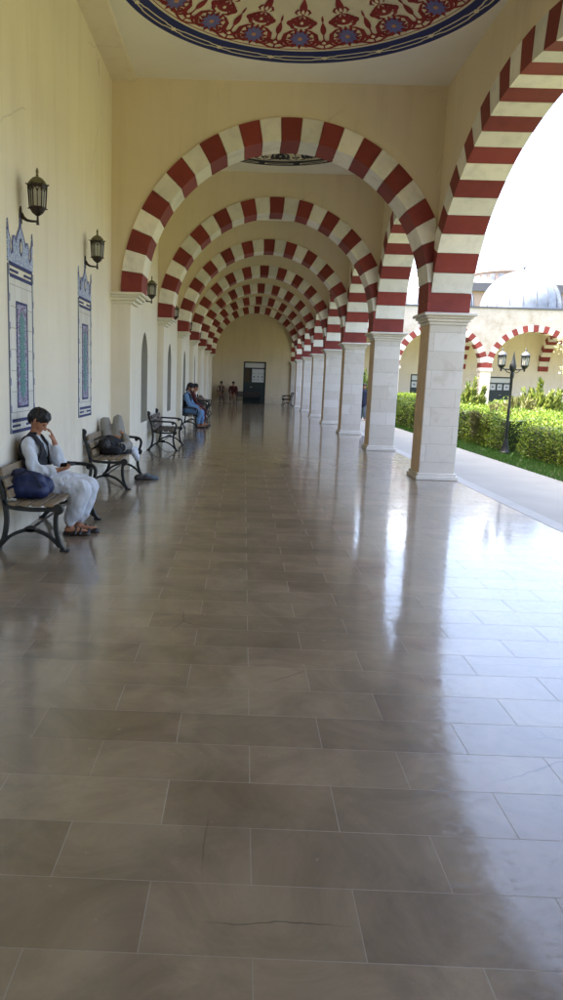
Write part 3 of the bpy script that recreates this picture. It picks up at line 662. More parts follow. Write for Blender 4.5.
def wall_lantern():
    t = thing('wall_lantern', '', 'lantern', (0, 0, 0), 'lanterns on the left wall')
    mb = MB(); mb.prism([(-.035, -.11), (.035, -.11), (.045, 0), (.035, .09), (0, .13), (-.035, .09), (-.045, 0)], lambda a, b, d: (d, a, b), 0, .022); obj('wall_plate', mb, M['bronze'], t, bevel=.004)
    mb = MB(); mb.tube([(.015, 0, .02), (.05, 0, -.03), (.10, 0, -.062), (.16, 0, -.072), (.25, 0, -.075)], [.034, .026, .02, .017, .015], 8)
    mb.tube([(.25, 0, -.12), (.25, 0, -.02)], [.022, .014], 8); obj('arm', mb, M['bronze'], t, smooth=True)
    f, g, r = MB(), MB(), MB(); lantern_head(f, g, r, (.25, 0, .255), 1.04)
    fr = obj('lantern_frame', f, M['bronze'], t, smooth=False); obj('pane', g, M['lamp_glass'], fr); obj('cap', r, M['bronze_green'], t, smooth=True)
    return t
wl = wall_lantern()
LY = [(WL1, 7.28, 'dark bronze wall lantern above the nearest tiled panel, largest of all'), (WL1, 10.15, 'dark bronze wall lantern above the second tiled panel')]
LY += [(WL, nb[i]-.35, 'dark bronze wall lantern above a pointed niche, %s niche from the camera' % ORD[i]) for i in range(7)]
for i, (x, y, lab) in enumerate(LY):
    l = wl if i == 0 else dup(wl)
    l.scale = (.69, .69, .69); l.location = (x, y, 3.08); l['label'] = lab
# ------------------------------------------------------------------ painted tile panels on the left wall
def tile_panel(y, label):
    t = thing('tile_panel', label, 'wall panel', (WL1, y, 0), 'tiled panels with crown tops on the left wall')
    W3 = lambda a, b, d: (d, a, b)
    w, z0, zb = .40, 1.0, 2.58
    mb = MB(); mb.box(.0, .006, -w+.03, w-.03, z0+.04, zb-.1); obj('ground_tile', mb, M['panel_tile'], t)
    mb = MB()
    for s_ in (-1, 1):
        mb.box(0, .012, s_*(w-.018)-.019, s_*(w-.018)+.019, z0, zb)
        mb.mi = 1; mb.box(.012, .0135, s_*(w-.018)-.011, s_*(w-.018)+.011, z0+.05, zb-.1)
        for k in range(5): mb.mi = 2; mb.box(.0135, .0145, s_*(w-.018)-.009, s_*(w-.018)+.009, 1.2+.26*k, 1.27+.26*k)
        mb.mi = 0
    for zz in (z0, z0+.105, zb-.115, zb-.01): mb.mi = 3; mb.box(.006, .013, -w+.042, w-.042, zz, zz+.032)
    for zz in (z0+.06, zb-.06):
        for a, b in ((-w+.06, -.1), (.1, w-.06)): mb.mi = 3; mb.box(.0065, .0125, a, b, zz-.002, zz+.02)
    obj('border', mb, [M['line_blue'], M['panel_white'], M['lilac'], M['navy']], t)
    # crown
    half = [(w, 0), (w, .42), (w-.012, .60), (w-.03, .42), (w-.075, .33), (w-.06, .22), (w-.1, .13), (w-.15, .17), (w-.14, .30), (w-.17, .40), (w-.22, .40), (w-.25, .33), (w-.28, .42), (w-.33, .50), (.03, .56), (.012, .62), (.006, .80)]
    poly = [(a, zb+.02+b*.62) for a, b in half]+[(-a, zb+.02+b*.62) for a, b in reversed(half)]
    mb = MB(); mb.prism(poly, W3, 0, .010); cr = obj('crown', mb, M['tile_crest'], t)
    mb = MB(); mb.strip2(poly[1:-1], .018, W3, .010, .0125); mb.mi = 1
    mb.prism([(.045*math.cos(a), zb+.2+.085*math.sin(a)) for a in np.linspace(0, 2*PI, 17)[:-1]], W3, .010, .0125)
    mb.mi = 2; mb.prism([(.026*math.cos(a), zb+.2+.055*math.sin(a)) for a in np.linspace(0, 2*PI, 17)[:-1]], W3, .0125, .014)
    obj('outline', mb, [M['lilac'], M['navy'], M['cream']], cr)
    # inner strip
    s0, s1, a = 1.24, 2.26, .175
    mb = MB(); mb.box(.006, .010, -a, a, s0, s1); st = obj('flower_strip', mb, M['tile_strip'], t)
    mb = MB(); n = 60
    poly = []
    for k in range(n+1): z = s0+.16+(s1-s0-.32)*k/n; poly.append((.075+.02*math.sin(k*.9), z))
    poly += [(0, s1-.08)]+[(-u, z) for u, z in reversed(poly)]+[(0, s0+.08)]
    mb.prism(poly, W3, .010, .0125); obj('centre_field', mb, M['tile_teal'], st)
    mb = MB(); 
    for q in ((-a, s0, -a+.014, s1), (a-.014, s0, a, s1), (-a, s0, a, s0+.02), (-a, s1-.02, a, s1)): mb.box(.010, .0135, q[0], q[2], q[1], q[3])
    obj('strip_edge', mb, M['navy'], st)
tile_panel(7.26, 'tall blue and white tiled panel with crown top, behind the seated boy')
tile_panel(10.13, 'tall blue and white tiled panel with crown top, above the lying figure')
# ------------------------------------------------------------------ benches
def bench_end(mb, y, arm, th=.045):
    E = lambda a, b, d: (a, y+d, b)
    t0, t1 = -th/2, th/2
    def sm(pts, n=5):  # catmull smoothing
        P = [Vector(p) for p in pts]; out = []
        for i in range(len(P)-1):
            p0, p1, p2, p3 = P[max(i-1, 0)], P[i], P[i+1], P[min(i+2, len(P)-1)]
            for k in range(n):
                t = k/n; out.append(.5*((2*p1)+(p2-p0)*t+(2*p0-5*p1+4*p2-p3)*t*t+(3*p1-p0-3*p2+p3)*t**3))
        return out+[P[-1]]
    mb.strip2(sm([(-.02, 0), (.045, .10), (.075, .26), (.065, .40), (.035, .55), (-.005, .68), (-.03, .77)]), .042, E, t0, t1)     # back upright
    mb.prism([(-.035+.05*math.cos(a), .785+.05*math.sin(a)) for a in np.linspace(0, 2*PI, 17)[:-1]], E, t0-.006, t1+.006)
    mb.strip2(sm([(.60, 0), (.555, .07), (.525, .18), (.52, .30), (.535, .37)]), .04, E, t0, t1)                                  # front leg
    mb.prism([(.545+.048*math.cos(a), .385+.048*math.sin(a)) for a in np.linspace(0, 2*PI, 17)[:-1]], E, t0-.008, t1+.008)
    mb.strip2(sm([(.055, .46), (.09, .405), (.16, .385), (.30, .375), (.42, .378), (.53, .385)]), .036, E, t0, t1)                 # seat rail
    mb.strip2(sm([(.03, .05), (.09, .115), (.18, .165), (.29, .19), (.40, .165), (.49, .11), (.555, .04)]), .03, E, t0, t1)        # brace
    mb.prism([(.29+.055*math.cos(a), .195+.03*math.sin(a)) for a in np.linspace(0, 2*PI, 13)[:-1]], E, t0, t1)
    for fx in (-.02, .60): mb.box(fx-.04, fx+.04, y-.035, y+.035, 0, .018)
    if arm:
        mb.strip2(sm([(.02, .62), (.12, .625), (.30, .62), (.46, .615), (.545, .595), (.575, .54), (.56, .46), (.535, .40)]), .036, E, t0, t1)
        mb.prism([(.50+.03*math.cos(a), .585+.03*math.sin(a)) for a in np.linspace(0, 2*PI, 13)[:-1]], E, t0, t1)
def make_bench(loc, rz, L, label, near_arm=True, far_arm=True, slat='slat'):
    t = thing('bench', label, 'bench', loc, 'iron and slat benches', rz)
    for y, arm in ((0, near_arm), (L, far_arm)):
        mb = MB(); bench_end(mb, y, arm); obj('end_frame', mb, M['iron'], t, bevel=.006)
    for k in range(4):
        mb = MB(); x = .125+.112*k; mb.box(x-.045, x+.045, -.02, L+.02, .405, .432); obj('seat_slat', mb, M[slat], t, bevel=.006)
    for k, (x, z) in enumerate(((.075, .50), (.048, .60), (.018, .70))):
        mb = MB(); o = Vector((x, 0, z)); d = Vector((-.25, 0, 1)).normalized(); nrm = Vector((1, 0, .25)).normalized()
        vs = []
        for yy in (-.02, L+.02):
            for a, b in ((-1, -1), (1, -1), (1, 1), (-1, 1)): p = o+d*(.04*a)+nrm*(.011*b+.025); vs.append((p.x, yy, p.z))
        mb.add(vs, [(0,1,2,3), (7,6,5,4), (0,4,5,1), (1,5,6,2), (2,6,7,3), (3,7,4,0)]); obj('back_slat', mb, M[slat], t, bevel=.005)
    mb = MB(); mb.tube([(.29, 0, .195), (.29, L, .195)], .012); obj('stretcher', mb, M['iron'], t)
    return t
BX = -2.16
make_bench((BX-.01, 6.33, 0), 0, 1.50, 'iron bench with pale slats on which the boy in white sits', False)
make_bench((BX-.02, 10.0, 0), 0, 1.46, 'iron bench with the figure lying on it knees up', False)
make_bench((-2.0, 15.55, 0), 0, 1.46, 'empty iron bench beside the first pointed niche', slat='slat_dark')
make_bench((-1.99, 22.72, 0), 0, 1.46, 'iron bench under the man in blue', slat='slat_dark')
make_bench((-1.99, 28.1, 0), 0, 1.46, 'iron bench beyond the man in blue, empty', slat='slat_dark')
make_bench((-1.99, 30.5, 0), 0, 1.46, 'iron bench carrying the brown-grey bundle', slat='slat_dark')
make_bench((3.0, 45.5, 0), PI, 1.4, 'dark iron bench by the last columns on the right', slat='slat_dark')
make_bench((-.40, 46.98, 0), -PI/2, 1.5, 'low bench at the end wall under the two seated men', slat='slat_dark')
# ------------------------------------------------------------------ organic shapes
def cap(p0, r0, p1, r1): return ('c', Vector(p0), r0, Vector(p1), r1)
def ell(c, r, rot=(0, 0, 0)): return ('e', Vector(c), Vector(r) if not isinstance(r, (int, float)) else Vector((r, r, r)), rot)
def chain(pts): return [cap(pts[i][0], pts[i][1], pts[i+1][0], pts[i+1][1]) for i in range(len(pts)-1)]
def blob(name, prims, voxel, mat, parent=None, smooth=4, wrinkle=0, wscale=9, cut=None, xf=None, solid=0):
    """one continuous surface grown round tapered capsules and ellipsoids"""
    bm = bmesh.new()
    for p in prims:
        b2 = bmesh.new()
        if p[0] == 'c':
            for c, r in ((p[1], p[2]), (p[3], p[4])): bmesh.ops.create_icosphere(b2, subdivisions=2, radius=r, matrix=Matrix.Translation(c))
            if (p[1]-p[3]).length > 1e-5:
                res = bmesh.ops.convex_hull(b2, input=b2.verts)
                bmesh.ops.delete(b2, geom=list({e for e in res['geom_interior'] if isinstance(e, bmesh.types.BMVert)}), context='VERTS')
        else:
            from mathutils import Euler
            bmesh.ops.create_icosphere(b2, subdivisions=3, radius=1, matrix=Matrix.Translation(p[1]) @ Euler(p[3]).to_matrix().to_4x4() @ Matrix.Diagonal((*p[2], 1)))
        me = bpy.data.meshes.new('t'); b2.to_mesh(me); b2.free(); bm.from_mesh(me); bpy.data.meshes.remove(me)
    me = bpy.data.meshes.new('t'); bm.to_mesh(me); bm.free()
    o = bpy.data.objects.new('t', me); COL.objects.link(o)
    r = o.modifiers.new('r', 'REMESH'); r.mode = 'VOXEL'; r.voxel_size = voxel
    s = o.modifiers.new('s', 'SMOOTH'); s.iterations = smooth; s.factor = .5
    dg = bpy.context.evaluated_depsgraph_get(); out = bpy.data.meshes.new_from_object(o.evaluated_get(dg))
    bpy.data.objects.remove(o); bpy.data.meshes.remove(me)
    out.name = name
    bm = bmesh.new(); bm.from_mesh(out)
    if cut:
        bmesh.ops.delete(bm, geom=[v for v in bm.verts if cut(v.co)], context='VERTS')
    if wrinkle:
        bm.normal_update()
        for v in bm.verts:
            q = v.co*wscale; n = noise.noise(Vector((q.x, q.y, q.z*.55)))+.5*noise.noise(Vector((q.x*2.3, q.y*2.3, q.z*1.1+5)))
            v.co += v.normal*n*wrinkle
    if xf:
        for v in bm.verts: v.co = xf @ v.co
    bm.to_mesh(out); bm.free()
    out.materials.clear(); out.materials.append(mat)
    out.polygons.foreach_set('use_smooth', [True]*len(out.polygons)); out.update()
    ob = link(name, out, parent)
    if solid:
        m = ob.modifiers.new('sol', 'SOLIDIFY'); m.thickness = solid; m.offset = 0
    return ob
def head_prims(c, fwd, up, k=1.0):
    """head of height .22*k: skull, jaw, nose, brows, ears, neck root; fwd/up unit vectors"""
    f = Vector(fwd).normalized(); u = Vector(up); u = (u-f*u.dot(f)).normalized(); s = f.cross(u); c = Vector(c)
    P = lambda a, b, d: c+f*(a*k)+s*(b*k)+u*(d*k)
    pr = [cap(P(-.012, 0, .03), .083*k, P(.02, 0, .012), .072*k), cap(P(.03, 0, -.03), .058*k, P(.048, 0, -.083), .032*k), cap(P(.0, 0, -.02), .062*k, P(.02, 0, -.06), .05*k),
          cap(P(.082, 0, .012), .010*k, P(.105, 0, -.030), .014*k), cap(P(.09, .016, -.032), .009*k, P(.09, -.016, -.032), .009*k),
          cap(P(.082, -.034, .03), .010*k, P(.082, .034, .03), .010*k), cap(P(.074, -.018, -.058), .011*k, P(.074, .018, -.058), .011*k), cap(P(.066, -.01, -.092), .018*k, P(.066, .01, -.092), .018*k)]
    for b in (-1, 1): pr.append(cap(P(-.008, .080*b, .018), .014*k, P(-.004, .077*b, -.022), .010*k)); pr.append(cap(P(.055, .038*b, -.02), .022*k, P(.05, .036*b, -.04), .02*k))
    return pr, P
def eyes(parent, P, k):
    for b in (-1, 1):
        blob('eye', [ell(P(.079, .031*b, .008), (.009*k, .012*k, .007*k))], .004, M['eye'], parent, 1)
def hand_prims(w, d, n, k=1.0, curl=.5, spread=.012, thumb=1):
    """palm at wrist w pointing along d, palm normal n (fingers curl towards n)"""
    d = Vector(d).normalized(); n = Vector(n); n = (n-d*n.dot(d)).normalized(); s = d.cross(n); w = Vector(w)
    P = lambda a, b, c: w+d*(a*k)+s*(b*k)+n*(c*k)
    pr = [cap(P(.01, 0, 0), .022*k, P(.045, .014, 0), .02*k), cap(P(.02, -.01, 0), .02*k, P(.075, -.024, .002), .013*k), cap(P(.04, .01, 0), .018*k, P(.08, .024, .002), .013*k), cap(P(.05, -.02, 0), .014*k, P(.08, .02, 0), .014*k)]
    for i, L in enumerate((.066, .078, .074, .058)):
        b = -.028+.0187*i; a0 = .082; p = P(a0, b, 0); ang = 0
        for j, f in enumerate((.45, .32, .23)):
            ang += curl*(.6+.5*j); q = p+(d*math.cos(ang)+n*math.sin(ang))*(L*f*k)+s*((i-1.5)*spread*f*k)
            pr.append(cap(p, (.0092-.0007*j)*k, q, (.0085-.0008*j)*k)); p = q
    b = -.03*thumb
    p0 = P(.022, b*.7, .004); p1 = P(.052, b*1.55, .016); p2 = P(.08, b*1.5, .03)
    pr += [cap(p0, .014*k, p1, .011*k), cap(p1, .0105*k, p2, .0085*k)]
    return pr
# ------------------------------------------------------------------ the boy
def boy():
    t = thing('person', 'boy in white clothes and black waistcoat sitting on the bench with a phone', 'person', (-.06, -.22, 0))
    y = 7.30
    hd, HP = head_prims((-1.955, y+.01, 1.115), (.80, -.10, -.50), (.5, 0, .86), 1.0)
    nearS, farS = (-2.01, y-.155, .91), (-2.0, y+.165, .92)
    nE, nW = (-1.94, y-.215, .665), (-1.735, y-.13, .655)
    fE, fW = (-1.765, y+.13, .70), (-1.82, y+.10, .91)
    body = hd+chain([((-1.97, y, .50), .11), ((-2.0, y, .70), .095), ((-1.99, y, .84), .09), ((-1.995, y, .95), .06), ((-1.97, y+.005, 1.05), .05)])
    body += chain([(nearS, .05), (nE, .04), (nW, .027)])+chain([(farS, .05), (fE, .04), (fW, .027)])
    for yy, kx, ax in ((-.09, -1.50, -1.63), (.10, -1.46, -1.57)):
        body += chain([((-1.93, y+yy*.8, .50), .08), ((kx, y+yy, .475), .055), ((ax, y+yy*.75, .09), .035)])
        body += [cap((ax-.02, y+yy*.75, .055), .034, (ax+.09, y+yy*.75, .045), .032), cap((ax+.09, y+yy*.75, .045), .032, (ax+.17, y+yy*.8, .035), .022)]
    body += hand_prims(nW, (.95, .12, .18), (.0, .3, 1), 1.0, .55, thumb=1)
    body += hand_prims(fW, (-.25, -.12, .95), (-.9, -.25, -.1), 1.0, .35, thumb=-1)
    b = blob('body', body, .0065, M['skin'], t, 2)
    eyes(t, HP, 1.0)
    # hair: cap of thick dark hair with a fringe
    hp = [cap(HP(-.026, 0, .045), .092, HP(.0, 0, .052), .092), cap(HP(.025, 0, .078), .066, HP(.045, 0, .07), .056), cap(HP(-.06, 0, -.01), .055, HP(-.06, 0, .03), .06)]
    for bb in (-1, 1): hp += [cap(HP(-.02, .066*bb, .02), .026, HP(.012, .066*bb, .03), .022), cap(HP(.05, .045*bb, .072), .032, HP(.066, .02*bb, .068), .028)]
    blob('hair', hp, .007, M['hair'], t, 2, wrinkle=.008, wscale=38)
    # shirt
    sh = chain([((-1.95, y, .48), .14), ((-2.0, y, .68), .122), ((-1.995, y, .83), .12), ((-1.985, y, .94), .07)])
    sh += [cap(nearS, .066, farS, .066), cap((-1.99, y-.09, .84), .095, (-1.99, y+.09, .84), .095), cap((-1.98, y-.06, .55), .12, (-1.98, y+.06, .55), .12)]
    sh += chain([(nearS, .066), ((-1.97, y-.20, .78), .064), (nE, .062), ((-1.84, y-.17, .655), .06), ((-1.77, y-.145, .655), .047)])
    sh += chain([(farS, .07), (fE, .062), ((-1.795, y+.115, .80), .05), ((-1.81, y+.107, .85), .042)])
    sh += [cap((-1.92, y-.1, .53), .115, (-1.66, y-.12, .53), .075), cap((-1.92, y+.1, .53), .115, (-1.64, y+.12, .53), .075), cap((-1.88, y, .54), .12, (-1.68, y, .535), .07)]
    blob('shirt', sh, .011, M['cloth_white'], t, 3, wrinkle=.017, wscale=16)
    # baggy trousers
    tr = []
    for yy, kx, ax in ((-.09, -1.50, -1.63), (.10, -1.46, -1.57)):
        tr += chain([((-1.95, y+yy*.8, .50), .125), ((-1.7, y+yy, .51), .115), ((kx, y+yy, .475), .095), ((kx-.03, y+yy, .37), .10), ((ax+.04, y+yy*.8, .22), .085), ((ax+.01, y+yy*.75, .15), .062)])
    tr += [cap((-1.85, y, .47), .1, (-1.6, y, .44), .08), cap((-1.62, y, .40), .07, (-1.58, y, .27), .05)]
    blob('trousers', tr, .011, M['cloth_white'], t, 3, wrinkle=.013, wscale=13)
    # waistcoat: open at the front
    ve = chain([((-1.975, y, .56), .165), ((-2.0, y, .70), .152), ((-1.995, y, .83), .15), ((-1.985, y, .935), .092)])
    ve += [cap((-2.005, y-.125, .91), .082, (-2.0, y+.125, .915), .082), cap((-1.995, y-.10, .84), .125, (-1.995, y+.10, .84), .125), cap((-1.985, y-.10, .66), .125, (-1.985, y+.10, .66), .125), cap((-1.98, y-.07, .57), .15, (-1.98, y+.07, .57), .15)]
    def vcut(c):
        if c.z < .50: return True
        if c.x > -1.95 and abs(c.y-y) < .025+.055*max(0, (c.z-.62)/.4): return True
        if ((c.x+1.975)/.085)**2+((c.z-.86)/.13)**2 < 1 and abs(c.y-y) > .155: return True
        return False
    blob('waistcoat', ve, .011, M['cloth_black'], t, 3, wrinkle=.006, wscale=9, cut=vcut, solid=.008)
    for yy, ax in ((-.07, -1.63), (.08, -1.57)):
        s_ = blob('sandal', [cap((ax-.035, y+yy, .012), .034, (ax+.17, y+yy, .012), .042), cap((ax+.06, y+yy-.045, .02), .012, (ax+.07, y+yy, .082), .013), cap((ax+.07, y+yy, .082), .013, (ax+.06, y+yy+.045, .02), .012), cap((ax+.11, y+yy-.045, .02), .012, (ax+.115, y+yy, .068), .013), cap((ax+.115, y+yy, .068), .013, (ax+.11, y+yy+.045, .02), .012)], .006, M['leather'], t, 2, cut=lambda c: c.z < .002)
    # phone held in the near hand
    ph = MB(); ph.box(-.037, .037, -.075, .075, -.0045, .0045); o = obj('phone', ph, [M['screen']], bevel=.004)
    o.location = (-1.692, y-.332, .715); o.rotation_euler = (R(8), R(-35), R(-70)); tag(o, 'black phone held in the hand of the boy in white', 'phone')
boy()
bagp = [cap((-2.02, 6.76, .52), .085, (-1.80, 6.76, .515), .085), cap((-2.02, 6.88, .55), .10, (-1.80, 6.88, .545), .10), cap((-2.0, 6.82, .62), .085, (-1.84, 6.82, .60), .08)]
bt = thing('bag', 'blue fabric bag lying on the bench beside the boy', 'bag', (-.05, -.22, 0))
blob('bag_body', bagp, .010, M['bag_blue'], bt, 4, wrinkle=.014, wscale=9, cut=lambda c: c.z < .436)
mb = MB(); mb.tube([(-2.05, 6.70, .56), (-2.0, 6.665, .66), (-1.9, 6.68, .71), (-1.81, 6.665, .65), (-1.77, 6.70, .55)], .011, 6); obj('handle', mb, M['cloth_navy'], bt, smooth=True)
mb = MB(); mb.tube([(-2.12, 6.70, .47), (-2.07, 6.66, .445), (-1.99, 6.66, .44)], [.012, .016, .01], 6); obj('strap', mb, M['panel_white'], bt, smooth=True)
# ------------------------------------------------------------------ lying person on the second bench
def lying():
    t = thing('person', 'person in black and grey lying on the bench with both knees raised', 'person', (-.04, -.15, 0))
    x = -1.90; z = .44
    hd, HP = head_prims((x-.03, 10.47, .60), (.05, .35, .94), (0, -.94, .35), .95)
    body = hd+chain([((x-.02, 10.62, .53), .05), ((x, 10.74, .535), .095), ((x, 10.92, .54), .105), ((x-.02, 11.06, .55), .11)])
    sl, sr = (x-.17, 10.72, .53), (x+.16, 10.72, .53)
    eL, wL = (x-.16, 10.93, .60), (x+.02, 10.99, .665)
    eR, wR = (x+.24, 10.90, .55), (x+.17, 11.02, .68)
    body += chain([(sl, .05), (eL, .04), (wL, .027)])+chain([(sr, .05), (eR, .04), (wR, .027)])
    body += hand_prims(wR, (-.5, .5, .55), (-.6, -.2, -.6), .95, .5, thumb=-1)+hand_prims(wL, (.9, .3, .1), (0, .2, -1), .95, .4)
    K = ((x-.17, 11.20, .87), (x+.03, 11.22, .90)); F = ((x-.13, 11.50, .475), (x+.05, 11.50, .475))
    for (k, f, hx) in ((K[0], F[0], -.08), (K[1], F[1], .06)):
        body += chain([((x+hx, 11.05, .55), .08), (k, .052), (f, .035), ((f[0], f[1]+.12, .465), .028)])
    blob('body', body, .008, M['skin'], t, 2); eyes(t, HP, .95)
    blob('hair', [cap(HP(-.03, 0, .045), .088, HP(.0, 0, .05), .088), cap(HP(-.06, 0, -.02), .06, HP(-.05, 0, .03), .06)], .009, M['hair'], t, 2, wrinkle=.008, wscale=38)
    sh = chain([((x, 10.68, .535), .10), ((x, 10.8, .545), .13), ((x, 11.0, .55), .135), ((x-.02, 11.1, .55), .12)])+[cap(sl, .075, sr, .075), cap((x-.08, 10.9, .54), .11, (x+.1, 10.9, .54), .11), cap((x+.12, 10.66, .50), .07, (x+.2, 11.0, .49), .08), cap((x+.2, 10.8, .48), .06, (x+.27, 11.1, .45), .05), cap((x-.1, 10.62, .50), .07, (x+.12, 10.60, .49), .06)]
    sh += chain([(sl, .072), (eL, .066), ((x-.05, 10.97, .645), .05)])
    blob('tunic', sh, .012, M['cloth_black'], t, 3, wrinkle=.012, wscale=12)
    sv = chain([(sr, .078), (eR, .072), ((x+.2, 10.97, .62), .055), (wR, .04)])
    blob('sleeve', sv, .011, M['cloth_grey'], t, 3, wrinkle=.01, wscale=14)
    tr = []
    for (k, f, hx) in ((K[0], F[0], -.08), (K[1], F[1], .06)):
        tr += chain([((x+hx, 11.04, .55), .115), (k, .082), ((k[0]*.5+f[0]*.5, k[1]*.5+f[1]*.5, .68), .085), ((f[0], f[1]-.02, .54), .06)])
    blob('trousers', tr, .012, M['cloth_grey'], t, 3, wrinkle=.013, wscale=11)
    blob('shirt_tail', [cap((x+.14, 10.95, .52), .07, (x+.30, 11.05, .46), .05), cap((x+.30, 11.0, .45), .05, (x+.345, 11.12, .33), .045), cap((x+.30, 11.12, .48), .05, (x+.33, 11.2, .36), .04)], .012, M['cloth_white'], t, 3, wrinkle=.014, wscale=13)
lying()
for k, (sx, sy, a) in enumerate(((-1.52, 10.98, .3), (-1.42, 11.08, .15))):
    o = blob('shoe', [cap((-.09, 0, .03), .036, (.05, 0, .03), .042), cap((.05, 0, .03), .042, (.12, 0, .022), .03), cap((-.08, 0, .05), .038, (-.02, 0, .07), .03)], .008, M['cloth_slate'] if k else M['leather'], None, 2, cut=lambda c: c.z < .002)
    o.location = (sx, sy, 0); o.rotation_euler = (0, 0, a); tag(o, 'grey shoe on the floor by the second bench, outer of the pair' if k else 'dark shoe on the floor by the second bench, nearer the wall', 'shoe', 'shoes under the lying person')
# ------------------------------------------------------------------ simple seated figures further away
def seated(loc, rz, label, shirt, trousers, vest=None, headwear=None, lean=0, k=1.0, shoes=True, beard=False):
    t = thing('person', label, 'person'); XF_ = Matrix.Translation(loc) @ Matrix.Rotation(rz, 4, 'Z') @ Matrix.Diagonal((k, k, k, 1))
    # local: facing +x, sitting on z=.44, hips at origin
    hd, HP = head_prims((.06+lean*.5, 0, 1.24), (.95, 0, -.3), (.3, 0, .95), 1.0)
    sN, sF = (lean*.35, -.19, 1.0), (lean*.35, .19, 1.0)
    body = hd+chain([((0, 0, .54), .13), ((-.02+lean*.1, 0, .78), .12), ((lean*.3, 0, .96), .12), ((.03+lean*.45, 0, 1.10), .055), ((.05+lean*.5, 0, 1.17), .052)])
    arms = []
    for s_, S_ in ((-1, sN), (1, sF)):
        e = (.10+lean*.4, .25*s_, .72); w = (.34+lean*.2, .13*s_, .64); arms.append((S_, e, w))
        body += chain([(S_, .05), (e, .042), (w, .03)])+hand_prims(w, (.9, -.3*s_, -.25), (0, 0, -1), 1.0, .4, thumb=-s_)
    legs = []
    for s_ in (-1, 1):
        kn = (.47, .11*s_, .50); an = (.45+.04*s_, .11*s_, .09); legs.append((s_, kn, an))
        body += chain([((.02, .09*s_, .53), .09), (kn, .06), (an, .04)])+[cap((an[0]-.02, an[1], .05), .036, (an[0]+.17, an[1], .04), .03)]
    blob('body', body, .012, M['skin'], t, 2, xf=XF_)
    if headwear == 'turban':
        blob('turban', [cap(HP(-.02, 0, .07), .102, HP(.02, 0, .085), .09), cap(HP(-.02, -.05, .06), .06, HP(.03, .05, .07), .06), cap(HP(-.07, .02, .03), .05, HP(-.08, .03, -.12), .03)], .014, M['cloth_black'], t, 2, wrinkle=.012, wscale=22, xf=XF_)
    elif headwear == 'cap': blob('cap', [cap(HP(-.01, 0, .065), .092, HP(.0, 0, .085), .082)], .012, M[vest or 'cloth_brown'], t, 2, xf=XF_)
    else: blob('hair', [cap(HP(-.026, 0, .045), .092, HP(.0, 0, .055), .09)], .012, M['hair'], t, 2, wrinkle=.006, wscale=38, xf=XF_)
    if beard: blob('beard', [cap(HP(.05, 0, -.075), .045, HP(.055, 0, -.12), .03), cap(HP(.03, -.05, -.04), .022, HP(.03, .05, -.04), .022)], .012, M['hair'], t, 2, xf=XF_)
    sh = chain([((0, 0, .52), .16), ((-.02+lean*.1, 0, .76), .145), ((lean*.3, 0, .95), .14), ((.02+lean*.4, 0, 1.07), .075)])+[cap(sN, .08, sF, .08), cap((lean*.25, -.1, .9), .11, (lean*.25, .1, .9), .11)]
    for S_, e, w in arms: sh += chain([(S_, .08), (e, .07), (w, .048)])
    sh += [cap((.05, -.1, .55), .12, (.40, -.12, .54), .09), cap((.05, .1, .55), .12, (.40, .12, .54), .09), cap((.38, 0, .5), .08, (.44, 0, .38), .06)]
    blob('shirt', sh, .015, M[shirt], t, 3, wrinkle=.015, wscale=10, xf=XF_)
    tr = []
    for s_, kn, an in legs: tr += chain([((.02, .09*s_, .53), .12), ((kn[0], kn[1], kn[2]-.01), .095), ((an[0], an[1], .28), .09), ((an[0], an[1], .17), .065)])
    blob('trousers', tr, .015, M[trousers], t, 3, wrinkle=.014, wscale=10, xf=XF_)
    if vest and headwear != 'cap':
        blob('waistcoat', chain([((0, 0, .6), .17), ((-.02+lean*.1, 0, .78), .16), ((lean*.3, 0, .95), .155), ((.01+lean*.4, 0, 1.05), .085)])+[cap((sN[0], -.14, sN[2]), .08, (sF[0], .14, sF[2]), .08)], .015, M[vest], t, 3, wrinkle=.006, cut=lambda c: c.z < .56 or (c.x > .04+lean*.2 and abs(c.y) < .05), solid=.01, xf=XF_)
    if shoes:
        for s_, kn, an in legs: blob('sandal', [cap((an[0]-.04, an[1], .018), .036, (an[0]+.2, an[1], .018), .046), cap((an[0]+.08, an[1]-.04, .03), .014, (an[0]+.09, an[1]+.04, .07), .014)], .012, M['leather'], t, 2, cut=lambda c: c.z < .002, xf=XF_)
seated((-1.80, 23.05, .0), R(-8), 'man in light blue clothes, black waistcoat and turban on the bench', 'cloth_blue', 'cloth_blue', 'cloth_black', 'turban', .1, beard=True)
seated((-1.74, 23.74, .0), R(12), 'person in maroon shawl leaning forward beside the man in blue', 'cloth_maroon', 'cloth_maroon', None, None, .22)
seated((-1.45, 46.72, .0), R(-80), 'man in pale shirt and dark waistcoat sitting left at the end wall', 'cloth_tan', 'cloth_brown', 'cloth_black', None, .1)
seated((-.66, 46.72, .0), R(-95), 'man in dark maroon clothes sitting right of the pair at the end wall', 'cloth_maroon', 'cloth_tan', None, None, .05)
# bundle
o = blob('bundle', [cap((-1.86, 30.75, .58), .14, (-1.84, 31.3, .58), .16), cap((-1.8, 31.0, .62), .16, (-1.82, 31.4, .55), .14), cap((-1.84, 30.9, .68), .1, (-1.84, 31.2, .72), .1)], .016, M['cloth_brown'], None, 3, wrinkle=.03, wscale=7, cut=lambda c: c.z < .436)
tag(o, 'brown-grey cloth bundle heaped on a bench far down the left wall', 'bundle')
